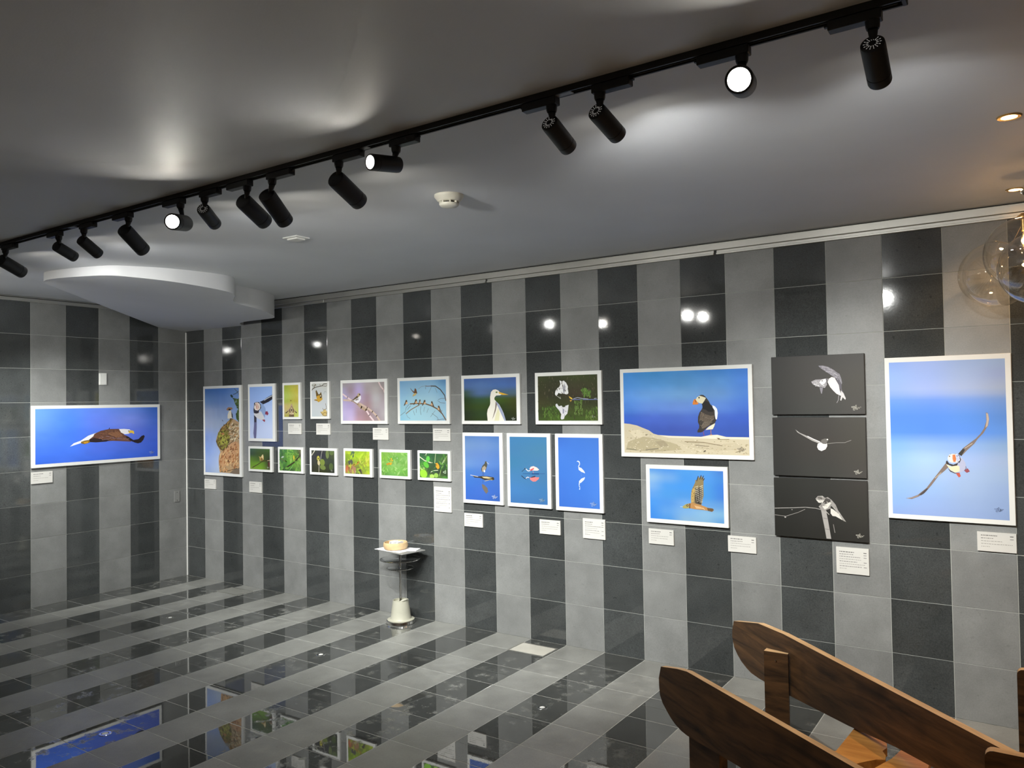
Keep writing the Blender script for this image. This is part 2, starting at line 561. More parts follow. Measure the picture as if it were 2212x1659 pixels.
PICS = [{"w":"l","r":[-1.5099,-0.3099,1.2163,1.7623],"i":[-1.4803,-0.3368,1.2464,1.734],"bg":[["6b9df8","5c8ffa","6b8ff8","6a8fee","3f6dcc"],["6898fa","5288fa","6a88f6","7c92f0","4a70d4"],["5585f6","4b7ff6","5a80f2","6078e8","4a6cda"],["4878f0","4a7cf4","5578f0","5070e0","4064d8"],["3c6cdc","4573ea","4570ea","3e68e0","3a5ed4"]],"s":[["P","f4f4f8",[[258,291],[288,351],[342,391],[402,479],[463,525],[483,469],[447,378],[402,372],[347,349],[302,320]]],["P","d8d8e8",[[342,367],[422,417],[442,402],[402,360],[352,352]]],["P","8a6a28",[[342,367],[372,390],[414,396],[414,346],[372,322],[347,337]]],["P","d09a30",[[362,365],[402,372],[402,342],[372,330]]],["P","6e4a3c",[[452,509],[504,563],[571,590],[656,586],[683,544],[699,469],[737,427],[770,361],[759,325],[683,341],[603,358],[524,356],[452,347],[414,358],[409,406],[442,462]]],["P","33282c",[[409,400],[447,437],[498,407],[576,376],[550,350],[462,344],[417,355]]],["P","8d6248",[[561,509],[603,541],[645,542],[672,496],[694,432],[651,425],[592,456]]],["T",["84604c","5c3c30","9c7050","70503c"],110,0.0046,0.0134,0.25,0.25,[[473,518],[571,580],[656,572],[699,456],[759,350],[576,385],[452,425]],15],["L","9c8088",0.0036,[[488,420],[550,455],[629,409],[715,393],[759,348]]],["L","8a7078",0.0031,[[514,381],[592,408],[672,380],[737,353]]],["L","4a3430",0.0031,[[524,452],[577,470],[640,402]]],["P","2a2228",[[715,442],[743,414],[781,354],[825,367],[853,426],[873,443],[882,417],[870,349],[848,295],[820,282],[792,302],[759,338],[721,392]]],["P","f2eff2",[[656,582],[699,582],[748,569],[759,536],[743,482],[705,474],[672,515],[662,559]]],["P","e8c24a",[[737,526],[759,551],[784,534],[789,483],[781,474],[770,496],[743,494]]],["E","5a5a60",741,538,0.0072,0.0036,0],["P","2c2430",[[568,593],[577,621],[579,594]]]],"label":"wide framed photograph of a bald eagle gliding on blue sky","g":"framed bird photographs on the striped stone walls","n":0.01,"lv":None,"sig":[946,88,0.0488,"a8bcf4"],"b":False},
{"w":"m","r":[0.3163,0.9194,1.0445,1.9349],"i":[0.3443,0.887,1.0721,1.9095],"bg":[["4a76ba","4a78c0","6488c4"],["6c8fc4","6a8cc8","7a9ad0"],["9aa8c8","8fa4cc","8aa4d4"],["a4b0cc","a0b0cc","9ab0d8"],["8aa2dc","9cb0dc","b0c0e0"],["8aa6e6","a8bce6","c0cce6"],["9ab2e8","b4c6ea","c8d4ee"],["94a8d4","b4c4dc","c4d0e4"]],"s":[["P","b89a74",[[1007,597],[838,640],[732,633],[625,582],[499,546],[407,488],[352,429],[324,378],[369,320],[423,284],[449,249],[413,204],[399,139],[411,66],[428,8],[1000,0]]],["P","c8b494",[[1007,583],[837,568],[713,525],[695,468],[729,396],[835,375],[1005,398]]],["P","cda074",[[585,279],[764,353],[905,376],[1004,341],[1003,242],[832,168],[636,92],[456,74],[430,161],[476,234]]],["P","8a6c3a",[[444,510],[553,561],[679,604],[768,647],[838,640],[732,583],[696,532],[624,503],[480,481]]],["P","8c8a3c",[[389,480],[552,496],[677,511],[730,453],[729,382],[675,331],[585,294],[477,278],[423,321],[370,408]]],["P","a8a848",[[424,408],[551,431],[677,439],[693,374],[586,337],[478,343]]],["P","6a5a30",[[324,374],[370,408],[442,365],[459,299],[513,278],[585,308],[675,338],[675,309],[549,261],[450,278],[369,324]]],["P","c08050",[[462,466],[552,481],[578,453],[515,438]]],["L","7a6a4c",0.0126,[[731,504],[837,533],[1007,547]]],["L","8a7858",0.0108,[[712,468],[836,483],[1006,491]]],["L","6a5a44",0.0126,[[693,338],[835,383],[1005,413]]],["L","8a6440",0.0108,[[692,237],[834,275],[974,291]]],["L","b07040",0.0144,[[603,251],[620,179],[761,138]]],["L","a87448",0.0144,[[902,148],[849,97],[937,84]]],["P","7c6c5c",[[724,8],[831,46],[1001,78],[1000,0],[830,0]]],["L","5a4c3c",0.0108,[[428,23],[582,19],[831,53],[1001,71]]],["P","4e6428",[[841,883],[1011,867],[1007,597],[926,640],[909,697],[980,753],[893,811]]],["T",["d8c49c","8c7454","b09468","e0d0ac","7c6848","c89c6c"],150,0.0144,0.0468,0.4,-0.4,[[1007,583],[838,597],[714,554],[695,468],[729,396],[835,375],[1005,398]],1],["T",["d8ac7c","b4784c","c89468","e4c08c","9c6c48","d0a070"],190,0.0144,0.0505,0.45,-0.9,[[585,279],[764,353],[905,376],[1004,341],[1001,78],[831,39],[437,16],[412,139],[458,234]],2],["T",["5c5428","a8a040","7c7434","b8b458","6c5c34","8c7040"],120,0.0144,0.0432,0.5,-0.5,[[389,480],[552,510],[678,525],[730,453],[729,382],[675,331],[585,294],[477,278],[370,378]],3],["T",["7c6030","a07c44","5c4c28","8c8438","b08c50"],70,0.0126,0.036,0.5,-0.7,[[444,495],[553,561],[679,604],[768,647],[838,640],[732,568],[678,525]],4],["T",["34481c","6c8440","2c3c24","566c30","8094a8"],90,0.0126,0.036,0.4,-1.0,[[841,883],[1011,867],[1007,597],[926,640],[909,697],[980,753],[893,811]],5],["L","3c4c34",0.0126,[[771,919],[841,875],[946,825],[997,782]]],["L","4a5a3c",0.009,[[878,989],[965,952],[1011,909]]],["L","3c4a34",0.009,[[1012,966],[912,932],[842,925]]],["P","2c4038",[[757,913],[789,925],[842,904],[820,886],[789,890]]],["P","e4dcc8",[[679,640],[676,683],[716,733],[769,740],[813,697],[821,654],[750,644]]],["P","3a3c40",[[783,726],[821,690],[826,647],[795,661]]],["P","a07858",[[645,755],[699,776],[805,772],[819,754],[751,740],[663,737]]],["E","3a342c",734,748,0.0324,0.018,0],["L","4a4c3c",0.009,[[518,626],[545,611]]]],"label":"tall framed photograph of a bird perched on a mossy cliff","g":"framed bird photographs on the striped stone walls","n":0.01,"lv":None,"sig":None,"b":False},
{"w":"m","r":[1.0242,1.4153,1.3937,1.9374],"i":[1.0503,1.3802,1.4223,1.9108],"bg":[["8fb0ec","98b8f0"],["9ab8f2","9cbcf4"],["a8c0f2","b0c6f4"],["b4c8f0","b8ccf2"],["c0cef2","c4d2f4"],["c4d2f4","c0cef0"]],"s":[["P","2a2830",[[440,705],[606,736],[772,787],[999,840],[1002,752],[844,705],[606,659]]],["P","c8ccd8",[[625,740],[808,786],[999,828],[999,812],[808,770],[661,731]]],["P","6a6a90",[[195,442],[307,409],[306,206],[291,84],[277,-2],[183,0],[156,99],[185,246]]],["P","3c3a44",[[186,450],[298,426],[292,312],[204,312]]],["P","8fa8d4",[[477,684],[606,659],[697,586],[719,521],[678,425],[623,368],[549,490],[439,555]]],["P","d4d4d8",[[186,491],[364,507],[513,522],[641,409],[641,368],[493,356],[326,393],[214,442]]],["P","38343c",[[200,687],[272,704],[421,705],[495,652],[513,587],[420,539],[401,490],[289,479],[186,491],[168,548],[187,614]]],["P","e8dcd4",[[206,654],[253,695],[365,695],[449,669],[480,620],[457,571],[364,539],[252,548],[196,589]]],["P","c8907c",[[294,686],[356,686],[405,604],[364,555],[299,572],[281,613]]],["L","f0e8e0",0.0259,[[337,686],[346,572]]],["E","302c30",238,654,0.0185,0.0407,0],["P","8c3850",[[697,517],[788,525],[834,473],[770,441],[733,465],[687,457]]],["P","9c4858",[[549,360],[659,368],[687,344],[659,316],[604,336]]]],"label":"narrow framed photograph of a puffin with one wing raised","g":"framed bird photographs on the striped stone walls","n":0.0,"lv":None,"sig":None,"b":False},
{"w":"m","r":[1.5237,1.7688,1.602,1.9367],"i":[1.5465,1.7407,1.6241,1.9158],"bg":[["a4b048","bcb050"],["acbc4c","c4b848"],["b4c860","c4bc58"],["a8b850","bcb048"],["c4b070","bcbc68"],["c4b478","b8c060"],["a8a048","c0c868"]],"s":[["P","8a6c50",[[347,224],[526,353],[699,222],[695,1],[330,3]]],["P","b49a80",[[81,134],[392,276],[527,432],[656,261],[902,143],[843,110],[540,340],[214,133],[125,105]]],["P","4a3c28",[[81,140],[303,191],[391,210],[214,140],[125,105]]],["P","4a3c28",[[902,143],[742,182],[684,202],[814,130],[857,110]]],["P","dccca4",[[361,132],[683,131],[667,79],[389,80]]],["L","4a4030",0.0237,[[362,184],[525,314],[684,183]]],["E","c8b890",523,216,0.0772,0.1335,0],["E","2c241c",523,212,0.0356,0.0712,0],["E","8a7440",478,511,0.0415,0.0356,0],["T",["bca884","6c5840","94805c","dccca4"],30,0.0148,0.0415,0.4,1.2,[[362,197],[684,196],[681,8],[359,9]],14],["P","6a5c40",[[345,54],[682,66],[680,1],[330,3]]]],"label":"small upright framed photograph of a wooden birdhouse on yellow green","g":"framed bird photographs on the striped stone walls","n":0.012,"lv":None,"sig":None,"b":False},
{"w":"m","r":[1.8988,2.1421,1.605,1.9371],"i":[1.9188,2.118,1.6264,1.9204],"bg":[["c8ccc8","ccccc4"],["c4c8cc","c8cccc"],["c4c8cc","c4c8cc"],["bcc4c8","c4c8c8"]],"s":[["L","4a4030",0.03,[[2,802],[153,864],[372,901],[671,924],[782,980],[1000,987]]],["L","6a5c40",0.0245,[[18,955],[154,922],[264,978],[181,890],[43,833]]],["L","5a4c38",0.0218,[[537,976],[563,925],[671,917]]],["L","5a4c38",0.0218,[[699,923],[943,908],[999,959]]],["L","807050",0.0163,[[46,980],[210,992],[318,940]]],["P","6a5428",[[260,774],[315,805],[447,671],[529,683],[612,746],[676,605],[309,570],[285,685]]],["P","c49a38",[[310,608],[474,645],[663,606],[701,517],[578,467],[428,430],[361,469],[172,495],[200,520],[336,526]]],["E","2c2420",595,606,0.0599,0.0817,0.3],["E","d8d0b0",587,625,0.0381,0.0381,0],["L","4a3820",0.0218,[[172,502],[362,481]]],["P","c8b070",[[542,140],[704,152],[841,226],[986,150],[955,13],[834,26],[700,14],[675,77]]],["L","8a6c38",0.0245,[[569,140],[674,64],[838,126],[944,100]]],["L","7a6438",0.0218,[[707,252],[759,189],[949,238],[899,389]]],["L","6a5834",0.0218,[[701,64],[834,14],[955,25],[972,137]]],["L","a0a4a4",0.0191,[[787,681],[857,756],[951,730]]]],"label":"small upright framed photograph of a yellow bird hovering below blossom twigs","g":"framed bird photographs on the striped stone walls","n":0.0,"lv":None,"sig":None,"b":False},
{"w":"m","r":[1.0231,1.3683,1.1074,1.3449],"i":[1.0488,1.3386,1.129,1.3245],"bg":[["4a6450","48603c","4a6834"],["3c5040","44582c","3c5028"],["5c7c30","4c6430","343c28"],["6c9430","6c9830","3c3c28"],["7c9c3c","7ca434","4c5030"]],"s":[["L","4c4024",0.0274,[[118,76],[395,237],[607,386],[776,431]]],["L","4c4024",0.0253,[[776,421],[996,458]]],["L","b89c84",0.0211,[[881,435],[996,458]]],["P","c8ac6c",[[450,644],[523,586],[608,689],[661,741],[692,631],[692,489],[586,426],[502,423],[492,544]]],["E","e0d4b0",633,629,0.0253,0.0632,0],["E","8a6c3c",586,486,0.0632,0.0505,0],["P","5a3030",[[902,355],[996,398],[996,156],[922,153]]]],"label":"small square framed photograph of a bird on a twig before smooth green","g":"row of six small square leafy bird photographs","n":0.01,"lv":None,"sig":[901,112,0.1053,"c0c8b8"],"b":False},
{"w":"m","r":[1.4522,1.7974,1.11,1.3476],"i":[1.4759,1.7674,1.1305,1.3269],"bg":[["4c7050","4c8840","6a7048"],["4a6c48","6a9c3c","4a5430"],["4c7444","5c9438","7c9c48"],["44703c","405c34","50703c"]],"s":[["L","3c3424",0.0431,[[159,35],[457,240],[712,422],[926,680],[1000,778]]],["L","74605c",0.0196,[[926,680],[965,874],[946,989]]],["E","c8b43c",689,597,0.0353,0.0941,-0.2],["L","8cb470",0.0176,[[456,5],[633,265]]],["E","b4c0b4",148,632,0.0706,0.0255,-0.2],["L","6a5c40",0.0196,[[62,561],[280,430]]]],"label":"small square framed photograph of a yellow bird among leaves above a diagonal branch","g":"row of six small square leafy bird photographs","n":0.0,"lv":[90,["5c9c3c","84b850","4a7c3c","a4c868","34582c","3c6438","6cac44"],0.0588,0.1765,1],"sig":None,"b":False},
{"w":"m","r":[1.8837,2.2283,1.1091,1.3465],"i":[1.9078,2.1997,1.1313,1.3255],"bg":[["44483c","38383a","4c5c34"],["3c3c3c","34343c","444c34"],["3a3a38","3c4438","384034"],["34342c","3c402c","2c342c"],["343428","34381f","2c3028"]],"s":[["E","74843c",476,462,0.1101,0.1009,0.3],["E","6c7c40",493,234,0.1284,0.0734,0.2],["E","6a7848",699,829,0.0734,0.1284,0],["E","5c6c40",881,908,0.0917,0.0734,0],["E","4c5c34",858,283,0.0917,0.1101,0],["L","9c948c",0.0294,[[323,20],[332,267],[366,421]]],["L","a09c94",0.022,[[404,574],[443,842],[477,986]]],["L","c8c4b4",0.0294,[[17,776],[148,986]]],["E","b8b04c",303,639,0.0624,0.0771,0],["E","3c3828",303,629,0.0257,0.0183,0],["P","201c18",[[229,532],[367,554],[375,421],[237,417]]],["E","c0b48c",320,439,0.055,0.0807,-0.2]],"label":"small square dark framed photograph of a yellow headed bird on a stem","g":"row of six small square leafy bird photographs","n":0.02,"lv":None,"sig":[893,104,0.1101,"b8b8b0"],"b":False},
{"w":"m","r":[2.3123,2.6528,1.1109,1.3502],"i":[2.3331,2.6249,1.1352,1.3292],"bg":[["a4b440","8cac38","a8bc38"],["78942c","a4c430","b0c438"],["6c7c38","84983c","a8a840"],["94603c","74783c","94ac3c"],["a08c54","545438","b4c040"]],"s":[["E","546c50",318,857,0.0853,0.0959,0.3],["E","50504c",220,508,0.0959,0.0853,0],["P","4a443c",[[454,9],[519,219],[647,202],[689,20]]],["P","b48438",[[284,372],[370,444],[499,541],[563,589],[588,509],[520,426],[391,352]]],["L","503c28",0.0213,[[348,386],[542,519]]],["P","a0785c",[[175,182],[284,372],[434,285],[455,148],[412,12],[239,46]]],["L","d0b8a8",0.0149,[[412,19],[466,217]]],["L","6a4838",0.0171,[[240,138],[294,303]]],["P","b8684c",[[2,361],[89,364],[153,88],[22,13]]]],"label":"small square framed photograph of a brown bird amid glowing yellow leaves","g":"row of six small square leafy bird photographs","n":0.0,"lv":[60,["c4dc38","a8c830","b8d848","84a034","6c8838","d4d060"],0.0533,0.1493,2],"sig":None,"b":False},
{"w":"m","r":[2.7362,3.0771,1.1134,1.3499],"i":[2.7591,3.0496,1.1364,1.3286],"bg":[["7ca44c","84ac54","6cac44"],["84b044","68a048","80b060"],["78a848","84ac64","74a450"],["60983c","7cb058","64a044"],["547c3c","68a050","5c8c40"]],"s":[["L","98b06c",0.0199,[[423,781],[504,973]]],["E","d89c24",362,600,0.0757,0.1036,0.5],["P","c8781c",[[181,493],[312,554],[342,453],[221,438]]],["E","f0b830",383,646,0.0398,0.0598,0.5],["E","c8d8c0",616,755,0.0179,0.0179,0]],"label":"small square bright green framed photograph with one round golden bird","g":"row of six small square leafy bird photographs","n":0.0,"lv":[110,["84b854","68a044","9cc470","5c9440","b0d088","74ac48"],0.0398,0.1195,3],"sig":None,"b":False},
{"w":"m","r":[3.155,3.4917,1.1138,1.3508],"i":[3.178,3.4662,1.1354,1.3294],"bg":[["3c5444","34603c","3c5834"],["3c6c44","406444","4c6838"],["4c7c3c","3c543c","3c6034"],["6c9438","3c4438","34442c"],["74a034","5c8038","3c5c34"]],"s":[["E","64c050",310,767,0.0673,0.0841,0.2],["E","60b440",243,528,0.1121,0.071,0.6],["E","94d83c",147,158,0.1308,0.1121,0.4],["E","a4cc60",448,66,0.0822,0.0561,0],["E","90b854",597,116,0.0748,0.0636,0],["E","b4cc80",91,393,0.0935,0.0636,0.4],["L","dcdcb8",0.0262,[[5,844],[187,698],[413,620],[562,572]]],["L","b8c098",0.015,[[582,989],[544,582]]],["L","c8d8b0",0.0187,[[308,102],[393,234],[505,303],[654,321]]],["P","d89c30",[[544,582],[637,628],[701,524],[710,419],[654,363],[599,435]]],["L","94b868",0.0168,[[708,101],[765,357],[969,915]]],["L","b8d0a0",0.0168,[[747,462],[895,786],[878,954]]],["L","c8dcc0",0.015,[[837,255],[929,322],[929,217],[856,235]]],["L","dce4d0",0.0168,[[225,937],[263,1002]]]],"label":"small square framed photograph of an orange bird at a branch tip over dark foliage","g":"row of six small square leafy bird photographs","n":0.0,"lv":[50,["3c7c40","34583c","54983c","7cb450","2c4834"],0.0467,0.1308,4],"sig":None,"b":False},
{"w":"m","r":[2.2843,2.8333,1.5617,1.9388],"i":[2.311,2.8021,1.5891,1.9133],"bg":[["a49c9c","a89ca8","b8acc8","b4a8ac","a8a0a0","9c9090"],["a8a0c0","a08c98","b8a8d4","a89ca0","b4acac","a09494"],["a8a0cc","a898ac","b4a0c0","a48c98","b8b4b8","a89ca0"],["b4a8d0","b0a0cc","b098a8","a4888c","b0a8ac","b0a4ac"],["b8acd4","bcacd4","a88c98","9c8084","a0949c","b4acb0"],["b0a8cc","c4b0d4","b4909c","a48488","a08c90","a8a0a4"]],"s":[["L","dcc4c4",0.0276,[[872,994],[920,884],[980,801],[1004,733]]],["L","e0c8cc",0.0276,[[6,711],[116,618],[231,533]]],["L","c8b0a0",0.0301,[[24,551],[231,533],[344,455]]],["L","b49c84",0.0502,[[370,447],[457,350],[570,280],[594,253]]],["L","c8b0a0",0.0326,[[420,454],[595,335],[718,238],[816,129],[888,0]]],["L","e4ccd0",0.0326,[[576,267],[643,143],[741,7]]],["L","6a5444",0.01,[[256,518],[382,420]]],["E","5a4434",570,283,0.0226,0.0125,0.4],["P","ece8f0",[[237,546],[320,593],[397,653],[447,652],[453,583],[421,515],[357,455],[307,490]]],["P","5a4c34",[[237,549],[308,614],[359,661],[397,681],[384,612],[307,559],[269,532]]],["P","b8a480",[[359,654],[372,716],[417,728],[441,687],[422,653],[390,626]]],["E","3c3020",420,691,0.0151,0.0125,0],["T",["5c4c34","8c7c60","d4c8b4"],26,0.0063,0.0176,0.3,-0.7,[[256,546],[372,654],[422,653],[396,557],[307,517]],16],["L","3c3428",0.0088,[[320,531],[384,585]]]],"label":"framed photograph of one small bird on a branch against lilac blur","g":"framed bird photographs on the striped stone walls","n":0.0,"lv":None,"sig":None,"b":False},
{"w":"m","r":[2.9474,3.4909,1.5627,1.9388],"i":[2.9745,3.4595,1.5904,1.9135],"bg":[["7cacd4","88b4d8","84b0d4","5c8cb8"],["8cb8dc","94c0dc","98c4e0","7cacd0"],["94c0dc","a0cce0","a4cce0","94bcd8"],["94c4d8","a4d0e0","a4ccdc","9cc4dc"],["8cc0d8","a0ccdc","a4ccdc","94bcd4"]],"s":[["L","74583c",0.0193,[[227,419],[365,427],[569,414],[692,364],[814,285],[913,169],[995,9]]],["L","8a6c48",0.0136,[[133,174],[249,278],[433,393]]],["L","544c44",0.017,[[684,851],[784,844],[883,758],[971,615],[994,487]]],["L","7c6460",0.0102,[[583,850],[684,851]]],["L","8c9498",0.0057,[[413,784],[481,847],[594,863]]],["L","6c7074",0.0068,[[4,128],[122,226]]],["L","6c6c6c",0.0068,[[204,409],[134,318],[122,239]]],["L","6c6c6c",0.0068,[[238,370],[168,278]]],["L","747c80",0.0057,[[144,160],[167,95],[225,49]]],["L","6c7074",0.0068,[[467,354],[449,250],[466,146]]],["L","6c7074",0.0057,[[364,290],[364,198]]],["L","6c7074",0.0057,[[295,251],[329,133]]],["L","747c80",0.0057,[[546,340],[523,223]]],["L","747c80",0.0057,[[625,300],[591,197]]],["L","747c80",0.0057,[[770,247],[669,93]]],["L","6c7074",0.0068,[[703,177],[813,80],[835,15]]],["L","6c7074",0.0068,[[802,15],[923,35],[989,34]]],["L","6c7074",0.0068,[[572,870],[571,780]]],["L","7c8488",0.0057,[[695,828],[638,687]]],["L","747c80",0.0057,[[773,813],[817,683]]],["L","6c7478",0.0068,[[838,516],[904,540],[981,539]]],["L","6c7478",0.0068,[[827,490],[882,438],[980,424]]],["L","6a5c4c",0.0091,[[891,182],[914,246]]],["P","6c4c34",[[235,828],[275,762],[321,721],[339,812],[367,785],[389,680],[355,655],[309,695],[252,775]]],["P","c8b074",[[298,656],[344,688],[378,681],[355,636],[286,598]]],["P","5a4830",[[135,515],[163,518],[167,475],[137,423],[97,369],[90,385],[116,450]]],["P","d8b088",[[151,476],[179,452],[169,415],[139,410],[125,431]]],["P","5a4830",[[348,531],[376,533],[380,492],[350,440],[311,386],[304,401],[330,466]]],["P","d8b088",[[364,492],[391,468],[382,432],[352,427],[339,448]]],["P","5a4830",[[437,523],[457,525],[459,484],[438,432],[411,378],[406,393],[424,458]]],["P","d8b088",[[448,484],[467,460],[461,424],[440,419],[431,440]]],["P","5a4830",[[536,508],[563,510],[567,469],[538,418],[499,364],[492,379],[517,444]]],["P","d8b088",[[552,469],[578,445],[569,409],[540,405],[526,425]]],["P","5a4830",[[714,473],[690,476],[686,435],[712,383],[746,328],[752,344],[730,408]]],["P","d8b088",[[700,434],[676,412],[684,375],[710,370],[722,390]]],["P","5a4830",[[858,362],[834,364],[830,323],[856,272],[889,218],[895,233],[874,297]]],["P","d8b088",[[844,323],[820,300],[828,264],[853,259],[866,279]]]],"label":"framed photograph of six swallows lined along a curved bare branch","g":"framed bird photographs on the striped stone walls","n":0.0,"lv":None,"sig":None,"b":False},
{"w":"m","r":[3.6115,4.1536,1.5629,1.9375],"i":[3.6379,4.1227,1.5893,1.9116],"bg":[["4668a8","4a6cac","4c6cac","44609c"],["5270a8","5678b0","4c70b0","4868a8"],["3c5448","5470a0","4a6480","4c6478"],["283c1c","345034","3c5418","3c4418"],["2c3c18","34481c","2c3c18","343c14"],["24301c","2c4020","202c18","28300f"],["242c18","2c3c18","20281a","20281a"]],"s":[["P","e8e4d8",[[511,417],[510,558],[527,668],[566,721],[617,731],[667,703],[699,656],[742,608],[692,589],[628,587],[596,549],[589,502],[614,462],[677,383],[726,274],[763,165],[801,0],[456,0],[445,167],[459,261],[505,370]]],["P","98a0bc",[[614,462],[664,399],[726,274],[775,119],[801,0],[773,0],[712,166],[663,306],[632,384]]],["P","7a6c64",[[614,447],[639,384],[612,229],[572,104],[540,26],[573,151],[602,291]]],["P","dcd8b4",[[663,306],[687,166],[673,0],[584,0],[611,135]]],["P","dcac30",[[667,672],[743,644],[858,598],[742,597],[679,633]]],["E","6c7c3c",635,662,0.0206,0.0116,0]],"label":"framed photograph of a white egret head and neck turned right","g":"framed bird photographs on the striped stone walls","n":0.006,"lv":None,"sig":[942,49,0.0772,"c0c4bc"],"b":False},
{"w":"m","r":[4.2866,4.827,1.5627,1.9356],"i":[4.3119,4.7967,1.5893,1.91],"bg":[["3c4424","343c20","3c4820","34401c"],["34381c","343420","3c3c24","383c1c"],["34341c","2c2c1c","3c3424","34381c"],["3c3c20","34381c","34381c","34381c"],["34401c","3c4c20","3c481c","3c4820"],["3c4c20","445820","3c501c","4c5c28"]],"s":[["T",["5c7c34","68883c","50702c"],60,0.0135,0.0315,0.5,1.2,[[731,695],[808,707],[893,631],[881,530],[782,518]],8],["T",["5c7438","4c6428","688040"],70,0.0135,0.0338,0.35,1.5,[[626,420],[748,446],[754,126],[621,127]],9],["T",["4c6828","3c5420","587430"],90,0.0135,0.0338,0.4,1.3,[[77,281],[355,336],[373,25],[85,18]],10],["T",["54702c","445c24","647c38"],70,0.0135,0.0338,0.35,1.4,[[799,213],[1001,326],[995,10],[795,10]],11],["T",["2c2c1c","544c38","484030","3c4420","5c5440"],120,0.009,0.0293,0.3,1.5,[[6,992],[997,996],[998,498],[-2,493]],12],["T",["2c3018","484c2c","3c3c24"],90,0.009,0.0293,0.3,1.5,[[-3,448],[997,426],[995,10],[3,11]],13],["L","6c74a4",0.0101,[[583,465],[1003,458]]],["L","a0a4b4",0.009,[[605,479],[672,507],[760,482],[847,470]]],["L","a0a4b4",0.009,[[944,478],[982,484]]],["P","e4e4e4",[[376,893],[415,869],[449,885],[488,836],[515,761],[519,650],[524,606],[495,577],[461,593],[416,609],[410,595],[382,603],[354,618],[336,574],[319,545],[296,590],[303,657],[339,723],[373,752],[391,810]]],["P","a0a0a8",[[430,735],[460,822],[475,718],[462,630],[439,586],[434,660]]],["P","d0d0d4",[[304,367],[327,381],[355,321],[406,335],[434,291],[468,327],[523,351],[512,245],[499,157],[453,99],[441,40],[401,25],[385,55],[397,143],[365,218],[331,277],[303,322]]],["P","9090a0",[[422,276],[450,246],[443,158],[420,158]]],["P","dcb440",[[528,540],[572,509],[596,476],[572,472],[544,495]]],["P","b8903c",[[543,451],[583,457],[559,414]]],["L","b0b0a4",0.0079,[[336,545],[392,484],[381,529]]]],"label":"framed photograph of a white wading bird mirrored in green water","g":"framed bird photographs on the striped stone walls","n":0.02,"lv":None,"sig":[918,89,0.0845,"b8c0a8"],"b":False},
{"w":"m","r":[3.6147,3.9912,0.9589,1.4979],"i":[3.6385,3.9613,0.9858,1.4722],"bg":[["5c80b8","5c80bc","4c74b4"],["6c8cbc","6888bc","5c80b8"],["6484bc","6080bc","5478b8"],["6488c0","5c80c0","5078bc"],["4474bc","4870b8","4068b0"],["3c6cbc","3c68b8","3c64b0"],["3864b8","3c64b8","3860b0"],["3860b4","3860b4","3058a4"]],"s":[["P","4c4c40",[[574,574],[595,611],[635,606],[640,585],[652,554],[620,489],[569,451],[490,444],[471,487],[513,541]]],["P","a09484",[[502,508],[573,542],[621,511],[579,457],[500,445]]],["L","c8c8c0",0.0101,[[634,596],[693,570]]],["E","dce0e4",566,457,0.0221,0.0282,0],["L","3c4450",0.008,[[509,445],[511,387]]],["L","3c4450",0.008,[[547,446],[541,392]]],["P","3c3424",[[177,387],[397,370],[517,381],[656,379],[832,367],[850,336],[791,319],[654,329],[574,319],[436,348],[276,350]]],["P","c0b088",[[487,370],[636,373],[792,356],[674,342],[536,350]]],["L","c8c4cc",0.0141,[[156,385],[377,368]]],["L","b8a468",0.0141,[[574,303],[713,328],[791,326]]],["L","3c4c5c",0.008,[[519,334],[517,270]]],["P","6c645c",[[483,254],[552,245],[648,195],[662,143],[616,105],[567,135],[500,191]]],["L","5c6c7c",0.0101,[[656,137],[696,149]]]],"label":"upright blue framed photograph of a brown heron standing on a floating log","g":"framed bird photographs on the striped stone walls","n":0.0,"lv":None,"sig":[854,67,0.171,"c8d4ec"],"b":False},
{"w":"m","r":[4.0297,4.4075,0.9571,1.4973],"i":[4.0565,4.3782,0.9854,1.4714],"bg":[["4078a8","4078a4"],["4074a0","44789c"],["3c749c","4474a0"],["4074a4","40709c"],["4074ac","3c70a4"],["3c6ca4","3c6ca4"]],"s":[["P","ecc8c4",[[529,521],[567,553],[640,566],[731,546],[790,517],[748,501],[657,499],[565,502]]],["P","d04c4c",[[538,506],[640,539],[658,524],[574,492]]],["L","e8e4e8",0.0185,[[547,496],[492,490],[428,524]]],["L","2c3c50",0.013,[[409,518],[324,477]]],["E","2c3440",415,522,0.0222,0.013,0],["L","24487c",0.0093,[[352,447],[564,448]]],["L","1c3c74",0.0222,[[592,449],[783,454]]],["L","2c5084",0.0093,[[783,454],[936,458]]],["L","c88080",0.0074,[[620,493],[638,462]]],["P","d07878",[[535,388],[600,400],[791,403],[772,374],[689,337],[616,335],[553,358]]],["P","3c2430",[[591,405],[691,423],[673,402],[563,389]]],["L","d8d4dc",0.0167,[[517,393],[471,397],[433,376]]],["L","2c3444",0.0167,[[314,413],[387,379],[433,370]]]],"label":"upright teal framed photograph of a pink spoonbill feeding","g":"framed bird photographs on the striped stone walls","n":0.0,"lv":None,"sig":[859,67,0.1667,"9cb8cc"],"b":False},
